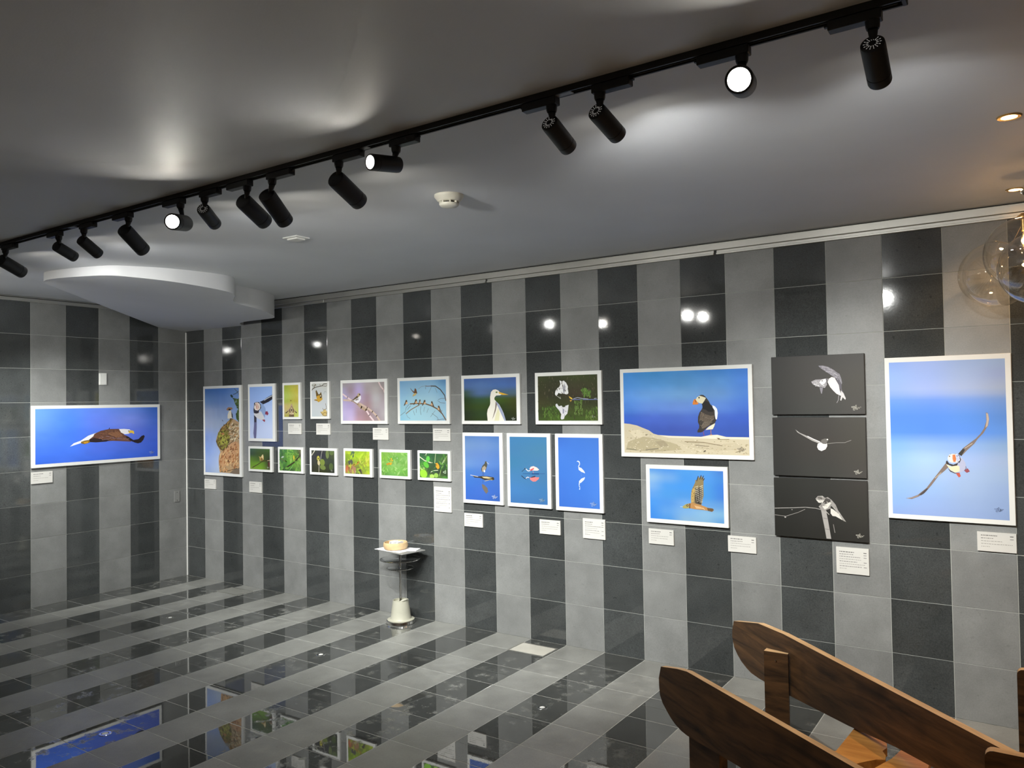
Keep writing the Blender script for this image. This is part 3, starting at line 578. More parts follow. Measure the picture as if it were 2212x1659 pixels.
{"w":"m","r":[4.4467,4.8261,0.9547,1.497],"i":[4.4736,4.798,0.9822,1.4712],"bg":[["3c6cc4","4074cc","4478d0"],["4074cc","4074cc","4478d0"],["3c70c8","4074cc","4478d0"],["3c6cc4","3c70c8","4478d0"],["3868c0","3c6cc4","4074c8"]],"s":[["L","dce8fc",0.0203,[[486,662],[519,655],[530,621],[499,591],[520,562]]],["P","dce4f4",[[498,581],[570,568],[635,526],[661,495],[568,514],[502,542]]],["L","6c8cc0",0.0068,[[563,514],[571,451]]],["P","ccd8f0",[[505,377],[565,417],[659,441],[631,400],[555,359],[512,348]]],["L","c8d8f4",0.0203,[[516,358],[508,319],[524,290],[518,261]]],["L","e0ecfc",0.0102,[[464,659],[498,669]]]],"label":"upright deep blue framed photograph of a slim white egret and its mirror image","g":"framed bird photographs on the striped stone walls","n":0.0,"lv":None,"sig":[854,65,0.178,"a8c0ec"],"b":False},
{"w":"m","r":[4.9682,5.8622,1.3485,1.9364],"i":[4.9932,5.836,1.3756,1.912],"bg":[["4090e0","3c94dc","4c98e0","4088d8","3c78d0"],["4c94e4","549ce4","589cdc","5c98dc","4880d8"],["5c98e8","6ca4e8","70a4dc","6898d4","4c80d4"],["5088e0","6490e0","6890dc","5c88d8","4470cc"],["3864cc","4868cc","4868c4","4064c4","385cc0"],["3454b4","3c58b4","3c54ac","3858b4","3454ac"],["3454b0","3458b4","3858b4","3454ac","3050a4"],["3454b0","3458b4","3858b4","3454ac","3050a4"]],"s":[["P","d0c4a8",[[-3,366],[51,358],[109,341],[166,308],[212,281],[251,240],[290,224],[401,215],[531,212],[636,208],[699,228],[761,235],[831,210],[999,209],[1000,0],[0,0]]],["P","e8e0cc",[[290,224],[401,215],[531,212],[636,208],[699,228],[761,235],[831,210],[999,209],[998,183],[800,186],[594,190],[378,193]]],["P","b8ac8c",[[35,136],[153,205],[289,175],[443,114],[485,51],[264,18],[10,34]]],["P","c8bca0",[[443,146],[593,166],[759,123],[900,142],[977,83],[798,46],[592,70]]],["P","a89c80",[[266,142],[333,160],[377,96],[310,77]]],["P","dcd0b4",[[38,270],[131,288],[199,223],[106,171]]],["T",["d8ccb0","b0a484","e4dac4","a09474","c8bc9c","bcac88"],260,0.0032,0.0118,0.4,0.1,[[5,304],[154,288],[289,183],[530,172],[993,167],[995,15],[10,14]],6],["L","9c8c70",0.0054,[[508,148],[656,143],[799,108]]],["L","9c9078",0.0054,[[592,110],[697,97]]],["L","a89878",0.0043,[[760,198],[780,182],[851,184]]],["E","7c6448",773,189,0.0086,0.0054,0],["L","a49474",0.0043,[[898,34],[957,67]]],["L","8c8870",0.0054,[[22,51],[104,37]]],["L","8c8470",0.0065,[[185,40],[287,60]]],["P","e8ecf4",[[730,582],[750,567],[766,537],[771,490],[767,444],[763,412],[753,418],[748,465],[747,520],[733,554]]],["P","ece4cc",[[673,290],[696,324],[719,346],[750,371],[741,333],[729,299],[709,297]]],["L","b07c50",0.0048,[[714,303],[713,261],[717,233]]],["L","904c5c",0.0043,[[656,268],[659,230],[663,222]]],["L","c08c58",0.0054,[[705,231],[722,233]]],["P","3a3430",[[630,698],[643,706],[660,703],[674,688],[690,658],[704,627],[714,593],[733,563],[744,533],[752,495],[755,444],[756,401],[741,359],[727,333],[710,346],[684,316],[667,290],[650,268],[636,260],[609,259],[609,281],[622,311],[624,345],[614,384],[616,444],[628,496],[646,534],[654,564],[648,599]]],["P","64584c",[[643,504],[676,474],[715,457],[743,461],[739,418],[714,380],[663,384],[630,406],[631,461]]],["P","6c6054",[[640,333],[666,376],[713,371],[702,346],[673,320],[648,303]]],["L","8c8070",0.0032,[[643,337],[663,380],[719,380]]],["T",["7c7060","4c443c","8c8070","544a40","302a28"],70,0.0027,0.0065,0.5,-0.8,[[643,504],[676,474],[715,457],[743,461],[739,401],[713,359],[662,324],[633,294],[630,406],[631,461]],7],["P","1c1a1c",[[650,599],[679,632],[701,615],[722,571],[738,529],[732,503],[699,504],[677,530],[655,538]]],["P","e4dcbc",[[632,694],[646,689],[663,680],[681,669],[673,645],[662,620],[653,601],[627,608],[613,625],[600,647],[611,677]]],["P","e08434",[[600,660],[588,652],[578,622],[576,591],[610,591],[624,599],[613,625],[602,643]]],["L","5c3018",0.0043,[[595,647],[605,617]]],["E","2c2c20",628,672,0.0054,0.0065,0],["L","f0b060",0.0032,[[605,643],[617,604]]]],"label":"largest wide framed photograph of a puffin standing on pale rock","g":"framed bird photographs on the striped stone walls","n":0.012,"lv":None,"sig":[943,70,0.0667,"b8ac98"],"b":False},
{"w":"m","r":[5.1446,5.6943,0.9213,1.2998],"i":[5.1717,5.6678,0.9475,1.274],"bg":[["5c98dc","5090dc","4c94dc","5094d8","4478c8"],["8cb4dc","6ca0dc","4890dc","4c90dc","4080cc"],["78a8e0","4c94e0","4490e0","4890d4","3c78d0"],["5c98e0","4c94dc","4c90d8","4890d4","4078cc"],["4890e0","5090dc","6ca0dc","6098d4","5c90cc"],["4088dc","5c98dc","78a8d8","84b0d4","78a8d0"],["3c84dc","4c90d8","84acd0","80acd0","5c94cc"]],"s":[["P","8c7c58",[[569,362],[568,476],[578,601],[597,664],[632,770],[629,812],[650,803],[673,897],[686,847],[713,915],[722,859],[744,902],[739,840],[758,852],[742,799],[738,655],[739,512],[723,428],[707,324],[626,347]]],["P","4c443c",[[626,357],[622,481],[639,626],[675,671],[718,664],[725,510],[712,427],[700,333]]],["L","d8d0b8",0.0065,[[619,666],[669,691]]],["L","d8d4c0",0.0065,[[690,682],[729,706]]],["L","d8d0b8",0.0065,[[622,631],[670,656]]],["L","d8d4c0",0.0065,[[689,645],[728,667]]],["L","d8d0b8",0.0065,[[626,596],[672,621]]],["L","d8d4c0",0.0065,[[688,608],[727,628]]],["L","d8d0b8",0.0065,[[629,562],[673,586]]],["L","d8d4c0",0.0065,[[687,571],[726,588]]],["L","d8d0b8",0.0065,[[633,527],[674,551]]],["L","d8d4c0",0.0065,[[687,534],[726,549]]],["L","d8d0b8",0.0065,[[636,492],[676,516]]],["L","d8d4c0",0.0065,[[686,497],[725,510]]],["L","d8d0b8",0.0065,[[640,457],[677,481]]],["L","d8d4c0",0.0065,[[685,459],[724,471]]],["L","d8d0b8",0.0065,[[643,423],[678,447]]],["L","d8d4c0",0.0065,[[684,422],[723,432]]],["L","d8d0b8",0.0065,[[647,388],[680,412]]],["L","d8d4c0",0.0065,[[683,385],[722,393]]],["L","302c30",0.0087,[[673,887],[650,792]]],["L","302c30",0.0087,[[712,905],[693,826]]],["L","302c30",0.0087,[[742,897],[721,828]]],["L","302c30",0.0087,[[755,846],[735,809]]],["L","3c342c",0.005,[[652,566],[655,381]]],["L","3c342c",0.005,[[688,610],[683,363]]],["L","2c2824",0.0065,[[657,484],[669,361]]],["T",["b8a474","6c5c3c","a89460","4c4030"],50,0.0043,0.013,0.3,1.4,[[577,559],[630,688],[647,648],[612,376],[573,373]],20],["P","c0a060",[[574,559],[597,644],[625,646],[615,501],[605,376],[569,362]]],["P","b88854",[[533,338],[591,369],[640,343],[710,324],[786,286],[855,272],[872,249],[847,211],[799,226],[708,237],[609,242],[538,255]]],["P","6c5438",[[779,280],[855,276],[870,249],[847,214],[792,225]]],["P","d8b080",[[611,314],[695,292],[744,256],[638,255]]],["L","e8d8c0",0.0058,[[723,274],[750,246]]],["P","a8a060",[[452,278],[497,324],[533,343],[545,256],[495,241],[459,247]]],["E","4c3c28",519,303,0.0159,0.0144,0],["E","c8a878",519,303,0.0065,0.0065,0],["L","5c4030",0.0115,[[554,340],[549,256]]],["L","c8dcec",0.005,[[423,270],[456,273]]]],"label":"framed photograph of a brown hawk flying left with wing straight up","g":"framed bird photographs on the striped stone walls","n":0.0,"lv":None,"sig":None,"b":False},
{"w":"m","r":[5.9787,6.4984,1.6264,1.9726],"i":[5.9787,6.4984,1.6264,1.9726],"bg":[["3c3a38","484440","504c48"],["3c3b38","484440","545048"],["3a3a38","484844","54504c"]],"s":[["P","8c8890",[[523,825],[573,825],[629,799],[684,748],[726,692],[747,672],[764,593],[771,525],[760,457],[730,536],[706,596],[676,636],[615,707],[548,779]]],["P","5c5860",[[700,606],[737,594],[766,496],[765,399],[741,438],[718,527]]],["L","b0acb4",0.005,[[554,808],[623,785],[689,713]]],["L","c0bcc4",0.005,[[603,717],[665,710],[725,653]]],["P","605c64",[[754,457],[771,399],[795,320],[777,340],[753,399]]],["P","efe6e2",[[619,540],[633,598],[664,626],[694,611],[712,556],[736,487],[744,399],[758,340],[755,306],[710,341],[673,401],[643,460]]],["P","d4d0d0",[[756,399],[783,350],[806,262],[800,238],[773,282],[757,223],[748,233],[758,321]]],["P","a09ca0",[[441,556],[489,589],[552,591],[608,604],[626,598],[613,501],[587,442],[550,463],[519,464],[481,490],[456,515]]],["P","f0ecec",[[532,543],[551,581],[595,600],[604,560],[582,511],[550,502]]],["L","f0f0f0",0.0057,[[469,505],[507,514]]],["L","f0f0f0",0.0057,[[487,480],[525,493]]],["L","f4f4f4",0.0057,[[551,512],[581,482]]],["E","3c3838",561,566,0.0101,0.005,0],["T",["a8a4ac","6c6870","c0bcc4","5c5860"],70,0.0044,0.0138,0.22,0.6,[[536,814],[629,795],[726,687],[761,594],[760,496],[707,615],[615,717],[548,784]],17],["T",["d8d4d8","88848c","f0f0f0"],40,0.0038,0.0113,0.25,0.4,[[444,555],[533,582],[537,463],[481,495]],18],["L","38363a",0.0088,[[611,599],[613,510]]],["P","88848c",[[531,454],[569,453],[555,344],[545,354]]],["L","908c90",0.0075,[[734,312],[727,234],[711,190]]]],"label":"top of three stacked black photographs, puffin diving with wing raised","g":"three borderless black photographs stacked one above another","n":0.0,"lv":None,"sig":[912,106,0.1038,"d8d4c8"],"b":True},
{"w":"m","r":[5.9782,6.4971,1.2628,1.6088],"i":[5.9782,6.4971,1.2628,1.6088],"bg":[["3c3a38","484440","545048"],["3c3b38","484440","545048"],["3a3a38","484844","54504c"]],"s":[["P","a8a4a0",[[254,798],[305,739],[415,666],[523,593],[514,560],[439,604],[330,700],[279,745]]],["L","f4f0f0",0.0075,[[389,682],[456,631],[523,587]]],["P","f0eae8",[[497,553],[527,580],[598,563],[599,517],[580,464],[537,433],[504,454],[490,500]]],["P","6c6864",[[530,580],[540,627],[574,645],[607,642],[613,622],[598,582],[589,553],[556,555]]],["E","e0dcd8",603,631,0.0084,0.0075,0],["L","8c8884",0.0059,[[602,559],[697,579],[786,582],[851,623]]]],"label":"middle of three stacked black photographs, seabird flying with spread wings","g":"three borderless black photographs stacked one above another","n":0.0,"lv":None,"sig":[917,98,0.0905,"d8d4c8"],"b":True},
{"w":"m","r":[5.9781,6.497,0.9014,1.2481],"i":[5.9781,6.497,0.9014,1.2481],"bg":[["343430","3c3c38","484440"],["30302c","3a3936","44423c"],["2c2c28","34332f","3c3a36"]],"s":[["L","a8a4a0",0.0067,[[-1,469],[199,493],[346,516],[456,510],[515,493]]],["L","8c8884",0.0058,[[-2,353],[126,341],[267,422],[341,480]]],["E","b0aca8",119,324,0.01,0.0075,0],["E","9c9894",197,460,0.0067,0.005,0],["P","a8a4a0",[[515,487],[569,486],[588,319],[617,10],[567,9],[545,222]]],["L","7c7874",0.005,[[538,352],[580,344]]],["L","7c7874",0.005,[[553,171],[598,164]]],["P","9c9894",[[458,671],[484,719],[534,728],[563,694],[592,710],[633,662],[673,589],[696,501],[744,390],[779,311],[751,327],[688,448],[656,522],[623,570],[615,517],[573,493],[564,460],[523,481],[490,543],[533,600],[474,633]]],["T",["b8b4ac","84807a","6c6864","c8c4bc"],80,0.005,0.015,0.3,0.8,[[475,699],[542,718],[632,649],[696,501],[752,365],[688,448],[624,583],[540,509],[491,608]],19],["P","d8d4cc",[[466,658],[542,653],[558,668],[533,606],[491,608]]],["P","e0dcd4",[[532,547],[616,634],[624,609],[590,528],[556,498]]],["P","dcd8d0",[[619,524],[647,508],[704,437],[743,336],[671,394],[638,397],[618,440]]],["E","68645f",509,689,0.0284,0.0117,0.2],["P","4c4946",[[571,695],[616,673],[624,635],[557,589],[541,614]]],["L","c8c4bc",0.0067,[[569,467],[601,418]]],["L","8c8884",0.0067,[[644,255],[659,120]]]],"label":"bottom of three stacked black photographs, bird bowed on a post","g":"three borderless black photographs stacked one above another","n":0.0,"lv":None,"sig":[919,98,0.0877,"d8d4c8"],"b":True},
{"w":"m","r":[6.6033,7.1997,1.0492,1.9392],"i":[6.6259,7.1734,1.0746,1.9129],"bg":[["88a8ec","98b0ec","98b0e0","98b0d8"],["90b0ec","98b0ec","a0b4e0","98a8d4"],["90acec","a0b4ec","a8b8e0","a4b0cc"],["5c90ec","6090ec","6c98e8","6c94d8"],["4c84ec","5088e8","5890e8","5c8cd8"],["5088f0","5088f0","5890ec","6094e4"],["7cacf4","8cb0f0","8cb0e8","8cacd8"],["90b8f4","a8c8f4","a4bcec","a4b8dc"],["94b8f0","a4c0f0","a4bce4","a0b8dc"],["90b4e8","98b8e8","a0b8e0","98b0dc"],["8cb0e4","94b0e4","98b0dc","94acd8"],["8ca8e0","94ace0","94acdc","90a8d4"]],"s":[["P","84746c",[[591,403],[636,441],[699,477],[741,500],[783,532],[814,566],[836,613],[833,666],[851,662],[859,624],[850,586],[808,536],[761,501],[730,469],[672,430],[619,390]]],["P","c4b0a0",[[836,662],[850,659],[858,624],[845,582],[827,570],[839,620]]],["L","dcc8b0",0.0046,[[652,441],[714,471]]],["P","3c3834",[[591,403],[636,439],[651,430],[619,390]]],["P","84746c",[[486,345],[512,322],[474,294],[420,261],[387,228],[353,196],[298,150],[237,120],[176,102],[121,105],[176,114],[232,132],[310,179],[365,232],[421,284],[465,325]]],["P","4c4444",[[243,133],[310,175],[326,175],[287,142],[259,129]]],["L","d8c8b0",0.0039,[[387,244],[442,281]]],["L","b8a498",0.0046,[[137,106],[193,113],[232,126]]],["P","b8bcd8",[[598,390],[629,375],[651,348],[655,325],[641,298],[605,285],[579,292],[570,347]]],["P","ece0bc",[[486,337],[528,322],[580,331],[601,324],[600,293],[563,284],[522,299]]],["P","4c443c",[[496,314],[527,295],[563,282],[599,285],[563,277],[521,289]]],["P","3c3634",[[495,361],[513,341],[549,334],[591,347],[580,329],[538,324],[491,337],[484,349]]],["P","2c2a30",[[504,388],[525,402],[573,405],[603,394],[615,367],[602,347],[581,351],[572,397]]],["P","ece8e0",[[504,384],[517,398],[541,403],[583,403],[603,386],[607,363],[581,349],[539,346],[513,353],[502,369]]],["P","c0c8e8",[[570,401],[591,398],[605,375],[597,353],[576,358]]],["P","d87c48",[[544,397],[567,399],[574,370],[568,352],[550,352],[543,373]]],["L","e8a870",0.0026,[[554,393],[553,358]]],["E","6c4c34",518,387,0.0052,0.0065,0],["E","3c3c50",583,390,0.0033,0.0052,0],["P","c85c4c",[[568,280],[599,285],[609,262],[593,254],[581,265]]],["P","9c5058",[[639,298],[668,314],[687,295],[661,285]]],["L","4c4448",0.0039,[[653,325],[657,314],[641,298]]]],"label":"large framed photograph of a puffin flying head on, wings tilted","g":"framed bird photographs on the striped stone walls","n":0.0,"lv":None,"sig":[916,63,0.0807,"8ca0cc"],"b":False}]
CARDS = [["l",-1.509,-1.3308,1.078,1.1796,4,"white caption card below the wide eagle photograph"],["m",0.3096,0.4922,0.9051,1.0028,4,"white caption card below the tall cliff photograph"],["m",1.0177,1.1983,0.905,1.0072,4,"white caption card below the first small square photograph"],["m",1.5838,1.7614,1.4657,1.5646,5,"white caption card just below the birdhouse photograph"],["m",1.9604,2.1381,1.4647,1.5646,5,"white caption card just below the hovering yellow bird photograph"],["m",2.6536,2.8296,1.4293,1.5287,4,"white caption card just below the lilac blur bird photograph"],["m",3.3123,3.486,1.4286,1.527,5,"white caption card just below the six swallows photograph"],["m",3.314,3.488,0.8702,1.0663,9,"tall white list card below the last small leafy photograph"],["m",3.6132,3.7879,0.7763,0.8779,5,"white caption card below the heron on a log photograph"],["m",4.2986,4.4727,0.7746,0.8766,5,"white caption card below the pink spoonbill photograph"],["m",4.6551,4.829,0.7719,0.91,7,"squarish white list card below the slim egret photograph"],["m",5.1509,5.3259,0.7784,0.8774,5,"white caption card directly below the hawk photograph"],["m",5.6843,5.8595,0.7757,0.8744,5,"white caption card between the hawk photograph and the black ones"],["m",6.3202,6.4946,0.7127,0.8628,8,"large white list card below the three black photographs"],["m",7.0252,7.1996,0.9051,1.0057,5,"white caption card below the large flying puffin photograph"]]
LAMPS = [[2.302,2.237,-2.68,2.621,-0.335,0.887,-0.318,1,1],[2.925,2.895,-2.68,2.621,-0.307,0.902,-0.303,0,-1],[3.187,3.158,-2.68,2.622,-0.281,0.853,-0.439,0,1],[3.611,3.569,-2.68,2.619,-0.327,0.814,-0.481,1,-1],[4.231,4.217,-2.68,2.622,-0.474,0.818,-0.325,0,1],[4.531,4.499,-2.68,2.615,-0.231,0.898,-0.374,1,-1],[4.694,4.655,-2.68,2.617,-0.246,0.815,-0.525,1,1],[5.089,5.068,-2.68,2.611,-0.132,0.927,-0.35,1,1],[6.054,6.043,-2.68,2.62,0.015,0.925,-0.379,0,-1],[6.226,6.212,-2.68,2.62,0.103,0.931,-0.35,0,1],[6.996,6.994,-2.68,2.616,-0.016,0.898,-0.44,0,-1]]

# ------------------------------------------------------------ photographs
def bilerp(grid, s, t):
    R_, C_ = len(grid), len(grid[0])
    x, y = s * (C_ - 1), t * (R_ - 1)
    i, j = min(int(x), C_ - 2), min(int(y), R_ - 2)
    fx, fy = x - i, y - j
    fx = fx * fx * (3 - 2 * fx); fy = fy * fy * (3 - 2 * fy)
    return [(grid[j][i][k] * (1 - fx) + grid[j][i + 1][k] * fx) * (1 - fy) + (grid[j + 1][i][k] * (1 - fx) + grid[j + 1][i + 1][k] * fx) * fy for k in range(3)]

def clip_rect(poly, w, h):
    def cut(p, inside, inter):
        out = []
        for a, b in zip(p, p[1:] + p[:1]):
            ia, ib = inside(a), inside(b)
            if ia: out.append(a)
            if ia != ib: out.append(inter(a, b))
        return out
    for ax, lim, sgn in ((0, 0, 1), (0, w, -1), (1, 0, 1), (1, h, -1)):
        def inside(p): return (p[ax] - lim) * sgn >= 0
        def inter(a, b):
            t = (lim - a[ax]) / (b[ax] - a[ax])
            return tuple(a[k] + t * (b[k] - a[k]) for k in (0, 1))
        poly = cut(poly, inside, inter)
        if len(poly) < 3: return []
    return poly

SIG = [(-.06, -.12), (-.47, -.09), (-.30, .03), (-.10, -.16), (-.02, -.27), (.03, -.20), (-.02, -.05), (-.25, .10), (-.30, .25), (-.16, .26), (-.10, .08), (.02, .0), (.0, .17), (.08, .18), (.16, -.10), (.14, .22), (.20, -.06), (.27, .12), (.36, -.04), (.47, -.05)]
def print_mesh(p, w, h, rnd):
    """flat printed picture: colour grid plus thin ink shapes, colours in a corner attribute; origin at the centre, x right, z up, facing -y"""
    verts, faces, cols = [], [], []
    bg = [[tuple(v * (0.6 if p['b'] else 1) for v in srgb(c)) for c in row] for row in p['bg']]
    nx, nz = 28, 28
    amp = p['n']
    nz_ = [[[1 + amp * 4 * rnd.uniform(-1, 1)] * 3 for _ in range(16)] for _ in range(16)] if amp else None
    for j in range(nz + 1):
        for i in range(nx + 1):
            s, t = i / nx, j / nz
            c = bilerp(bg, s, t)
            if nz_:
                m_ = bilerp(nz_, s, t)
                c = [min(1, a * b) for a, b in zip(c, m_)]
            verts.append(((s - .5) * w, 0, (.5 - t) * h))
            cols.append(c)
    for j in range(nz):
        for i in range(nx):
            a = j * (nx + 1) + i
            faces.append((a, a + nx + 1, a + nx + 2, a + 1))
    vcol = list(cols)
    layer = [0]
    def add(poly, c):
        poly = clip_rect(poly, w, h)
        if len(poly) < 3: return
        layer[0] = layer[0] % 55 + 1
        y = -0.00005 * layer[0] - 0.00003
        base = len(verts)
        for x, z in poly:
            verts.append((x - w / 2, y, h / 2 - z)); vcol.append(c)
        for t in tessellate_polygon([[Vector((x, z, 0)) for x, z in poly]]):
            a, b, c_ = (base + k for k in t)
            v1, v2, v3 = verts[a], verts[b], verts[c_]
            cr = (v2[0] - v1[0]) * (v3[2] - v1[2]) - (v2[2] - v1[2]) * (v3[0] - v1[0])
            if abs(cr) < 1e-12: continue
            faces.append((a, b, c_) if cr > 0 else (a, c_, b))
    def line(pts, wd, c):
        for (x0, y0), (x1, y1) in zip(pts, pts[1:]):
            d = Vector((x1 - x0, y1 - y0))
            if d.length < 1e-6: continue
            d.normalize()
            nx_, ny_ = -d.y * wd / 2, d.x * wd / 2
            ex, ey = d.x * wd * .25, d.y * wd * .25
            layer[0] -= 1 if layer[0] > 1 and len(pts) > 2 and (x0, y0) != pts[0] else 0
            add([(x0 + nx_ - ex, y0 + ny_ - ey), (x1 + nx_ + ex, y1 + ny_ + ey), (x1 - nx_ + ex, y1 - ny_ + ey), (x0 - nx_ - ex, y0 - ny_ - ey)], c)
    def ell(cx, cy, rx, ry, rot, c, n=16):
        add([(cx + rx * math.cos(a) * math.cos(rot) - ry * math.sin(a) * math.sin(rot), cy + rx * math.cos(a) * math.sin(rot) + ry * math.sin(a) * math.cos(rot)) for a in (2 * math.pi * i / n for i in range(n))], c)
    if p['lv']:
        n_, pal, a, b, seed = p['lv']
        rr = random.Random(seed)
        pal = [srgb(c) for c in pal]
        for _ in range(n_):
            x, y = rr.random() * w, rr.random() * h
            L_ = rr.uniform(a, b) * w; wd = L_ * rr.uniform(.18, .38); an = rr.uniform(0, math.pi)
            base = bilerp(bg, min(max(x / w, 0), 1), min(max(y / h, 0), 1))
            c = rr.choice(pal)
            c = [0.5 * u + 0.5 * v for u, v in zip(c, base)]
            dx, dy = math.cos(an), math.sin(an)
            add([(x - dx * L_, y - dy * L_), (x - dy * wd, y + dx * wd), (x + dx * L_, y + dy * L_), (x + dy * wd, y - dx * wd)], c)
    for s in p['s']:
        c = srgb(s[1]) if s[0] != 'T' else None
        if s[0] == 'P':
            add([(x / 1000 * w, h - y / 1000 * h) for x, y in s[2]], c)
        elif s[0] == 'T':
            pal, n_, a, b, asp, ang, poly, seed = s[1], s[2], s[3] * w, s[4] * w, s[5], s[6], s[7], s[8]
            rr = random.Random(seed)
            pp = [(x / 1000 * w, h - y / 1000 * h) for x, y in poly]
            bx = [min(q[0] for q in pp), max(q[0] for q in pp), min(q[1] for q in pp), max(q[1] for q in pp)]
            got = tries = 0
            while got < n_ and tries < n_ * 8:
                tries += 1
                x, y = rr.uniform(bx[0], bx[1]), rr.uniform(bx[2], bx[3])
                ins = False
                for (xa_, ya_), (xb_, yb_) in zip(pp, pp[1:] + pp[:1]):
                    if (ya_ > y) != (yb_ > y) and x < (xb_ - xa_) * (y - ya_) / (yb_ - ya_) + xa_: ins = not ins
                if not ins: continue
                got += 1
                L_ = rr.uniform(a, b); an = ang + rr.uniform(-.5, .5)
                pts = []
                for k in range(6):
                    q_ = 2 * math.pi * k / 6
                    u_, v_ = L_ * math.cos(q_) * rr.uniform(.6, 1.1), L_ * asp * math.sin(q_) * rr.uniform(.6, 1.1)
                    pts.append((x + u_ * math.cos(an) - v_ * math.sin(an), y + u_ * math.sin(an) + v_ * math.cos(an)))
                add(pts, srgb(rr.choice(pal)))
        elif s[0] == 'L':
            line([(x / 1000 * w, h - y / 1000 * h) for x, y in s[3]], s[2] * w, c)
        else:
            ell(s[2] / 1000 * w, h - s[3] / 1000 * h, s[4] * w, s[5] * w, s[6], c)
    if p['sig']:
        x, y, wd, c = p['sig']
        wd *= w
        pts = smooth_outline([(x / 1000 * w + a * wd, h - y / 1000 * h + b * wd) for a, b in SIG], 3, closed=False)
        line(pts, wd * 0.05, srgb(c))
    me = bpy.data.meshes.new('print')
    me.from_pydata(verts, [], faces)
    at = me.color_attributes.new('Col', 'FLOAT_COLOR', 'POINT')
    flat = []
    for c in vcol: flat += [c[0] * 0.86, c[1] * 0.86, c[2] * 0.86, 1.0]
    at.data.foreach_set('color', flat)
    me.materials.append(M['print'])
    return me

TH = 0.021
for p in PICS:
    x0, x1, z0, z1 = p['r']; i0, i1, j0, j1 = p['i']
    cx, cz = (x0 + x1) / 2, (z0 + z1) / 2
    hw, hh = (x1 - x0) / 2, (z1 - z0) / 2
    if p['w'] == 'm':
        root = empty('photograph', (cx, -0.001, cz))
    else:
        root = empty('photograph', (0.001, cx, cz), math.pi / 2)
    tag(root, p['label'], 'photograph', p['g'])
    box('black_panel' if p['b'] else 'white_panel', (-hw, hw, -TH, 0, -hh, hh), M['black_board'] if p['b'] else M['board'], root, bevel=0.0012)
    e = 0.0015 if p['b'] else 0
    w, h = i1 - i0 - 2 * e, j1 - j0 - 2 * e
    o = link('print', print_mesh(p, w, h, random.Random(len(p['label']))), parent=root)
    o.location = ((i0 + i1) / 2 - cx, -TH - 0.0002, (j0 + j1) / 2 - cz)

# ------------------------------------------------------------ caption cards
for w_, x0, x1, z0, z1, nl, label in CARDS:
    hw, hh = (x1 - x0) / 2, (z1 - z0) / 2
    if w_ == 'm': root_loc, rz = ((x0 + x1) / 2, -0.001, (z0 + z1) / 2), 0
    else: root_loc, rz = (0.001, (x0 + x1) / 2, (z0 + z1) / 2), math.pi / 2
    card = box('caption_card', (-hw, hw, -0.010, 0, -hh, hh), M['card'], bevel=0.0006)
    card.location = root_loc; card.rotation_euler = (0, 0, rz)
    tag(card, label, 'caption card', 'white caption cards on the walls')
    rr = random.Random(int(x0 * 1000))
    for dark in (1, 0):
        bm = bmesh.new()
        nrow = nl if nl > 5 else 4 + (nl > 4)
        for k in range(nrow):
            z = hh * 0.66 - k * (1.45 * hh / nrow)
            th = 0.0022 if k == 0 else 0.0014
            isd = 1 if (k < 2 or (nl > 5 and k % 2 == 0)) else 0
            if isd != dark: continue
            x = -hw * 0.8
            end = hw * (rr.uniform(-0.2, 0.1) if (k < 2) else rr.uniform(0.2, 0.8) if k < nrow - 1 else -0.4)
            while x < end:
                l = rr.uniform(0.004, 0.013)
                box_bm(x, min(x + l, end + .004), -0.0104, -0.0099, z - th, z + th, bm=bm)
                x += l + 0.0028
            if isd:
                box_bm(hw * 0.68, hw * 0.86, -0.0104, -0.0099, z - th, z + th, bm=bm)
        tag(link('printed_text', bm_mesh('printed_text', bm), M['ink_dark'] if dark else M['ink'], card), kind='stuff')

# ------------------------------------------------------------ track and spotlights
TY = -2.68
track = empty('lighting_track', (4.0, TY, CZ))
tag(track, 'long black ceiling track carrying all the spotlights', 'lighting track')
bm = bmesh.new()
xa, xb = -3.9, 3.063
prof = [(-0.018, 0), (0.018, 0), (0.018, -0.020), (0.012, -0.020), (0.012, -0.006), (-0.012, -0.006), (-0.012, -0.020), (-0.018, -0.020)]
a = [bm.verts.new((xa, y, z)) for y, z in prof]; b = [bm.verts.new((xb, y, z)) for y, z in prof]
for i in range(8):
    bm.faces.new((a[i], a[(i + 1) % 8], b[(i + 1) % 8], b[i]))
for ring in (a, b):
    bm.faces.new([ring[i] for i in (0, 1, 2, 3, 4, 5, 6, 7)])
link('track_channel', bm_mesh('track_channel', bm), M['track_black'], track)
for y in (-0.0095, 0.0095):
    box('conductor', (xa + .02, xb - .01, y - 0.0012, y + 0.0012, -0.0145, -0.0135), M['conductor'], track)
for x in (1.22, 2.10, -0.93):
    bm = box_bm(x - 0.03, x + 0.03, -0.0115, 0.0115, -0.0199, -0.0155, bevel=0.001)
    link('joint_piece', bm_mesh('joint_piece', bm), M['grey_plate'], track)
box('end_cap', (xb, xb + 0.012, -0.019, 0.019, -0.021, -0.0005), M['track_black'], track, bevel=0.002)

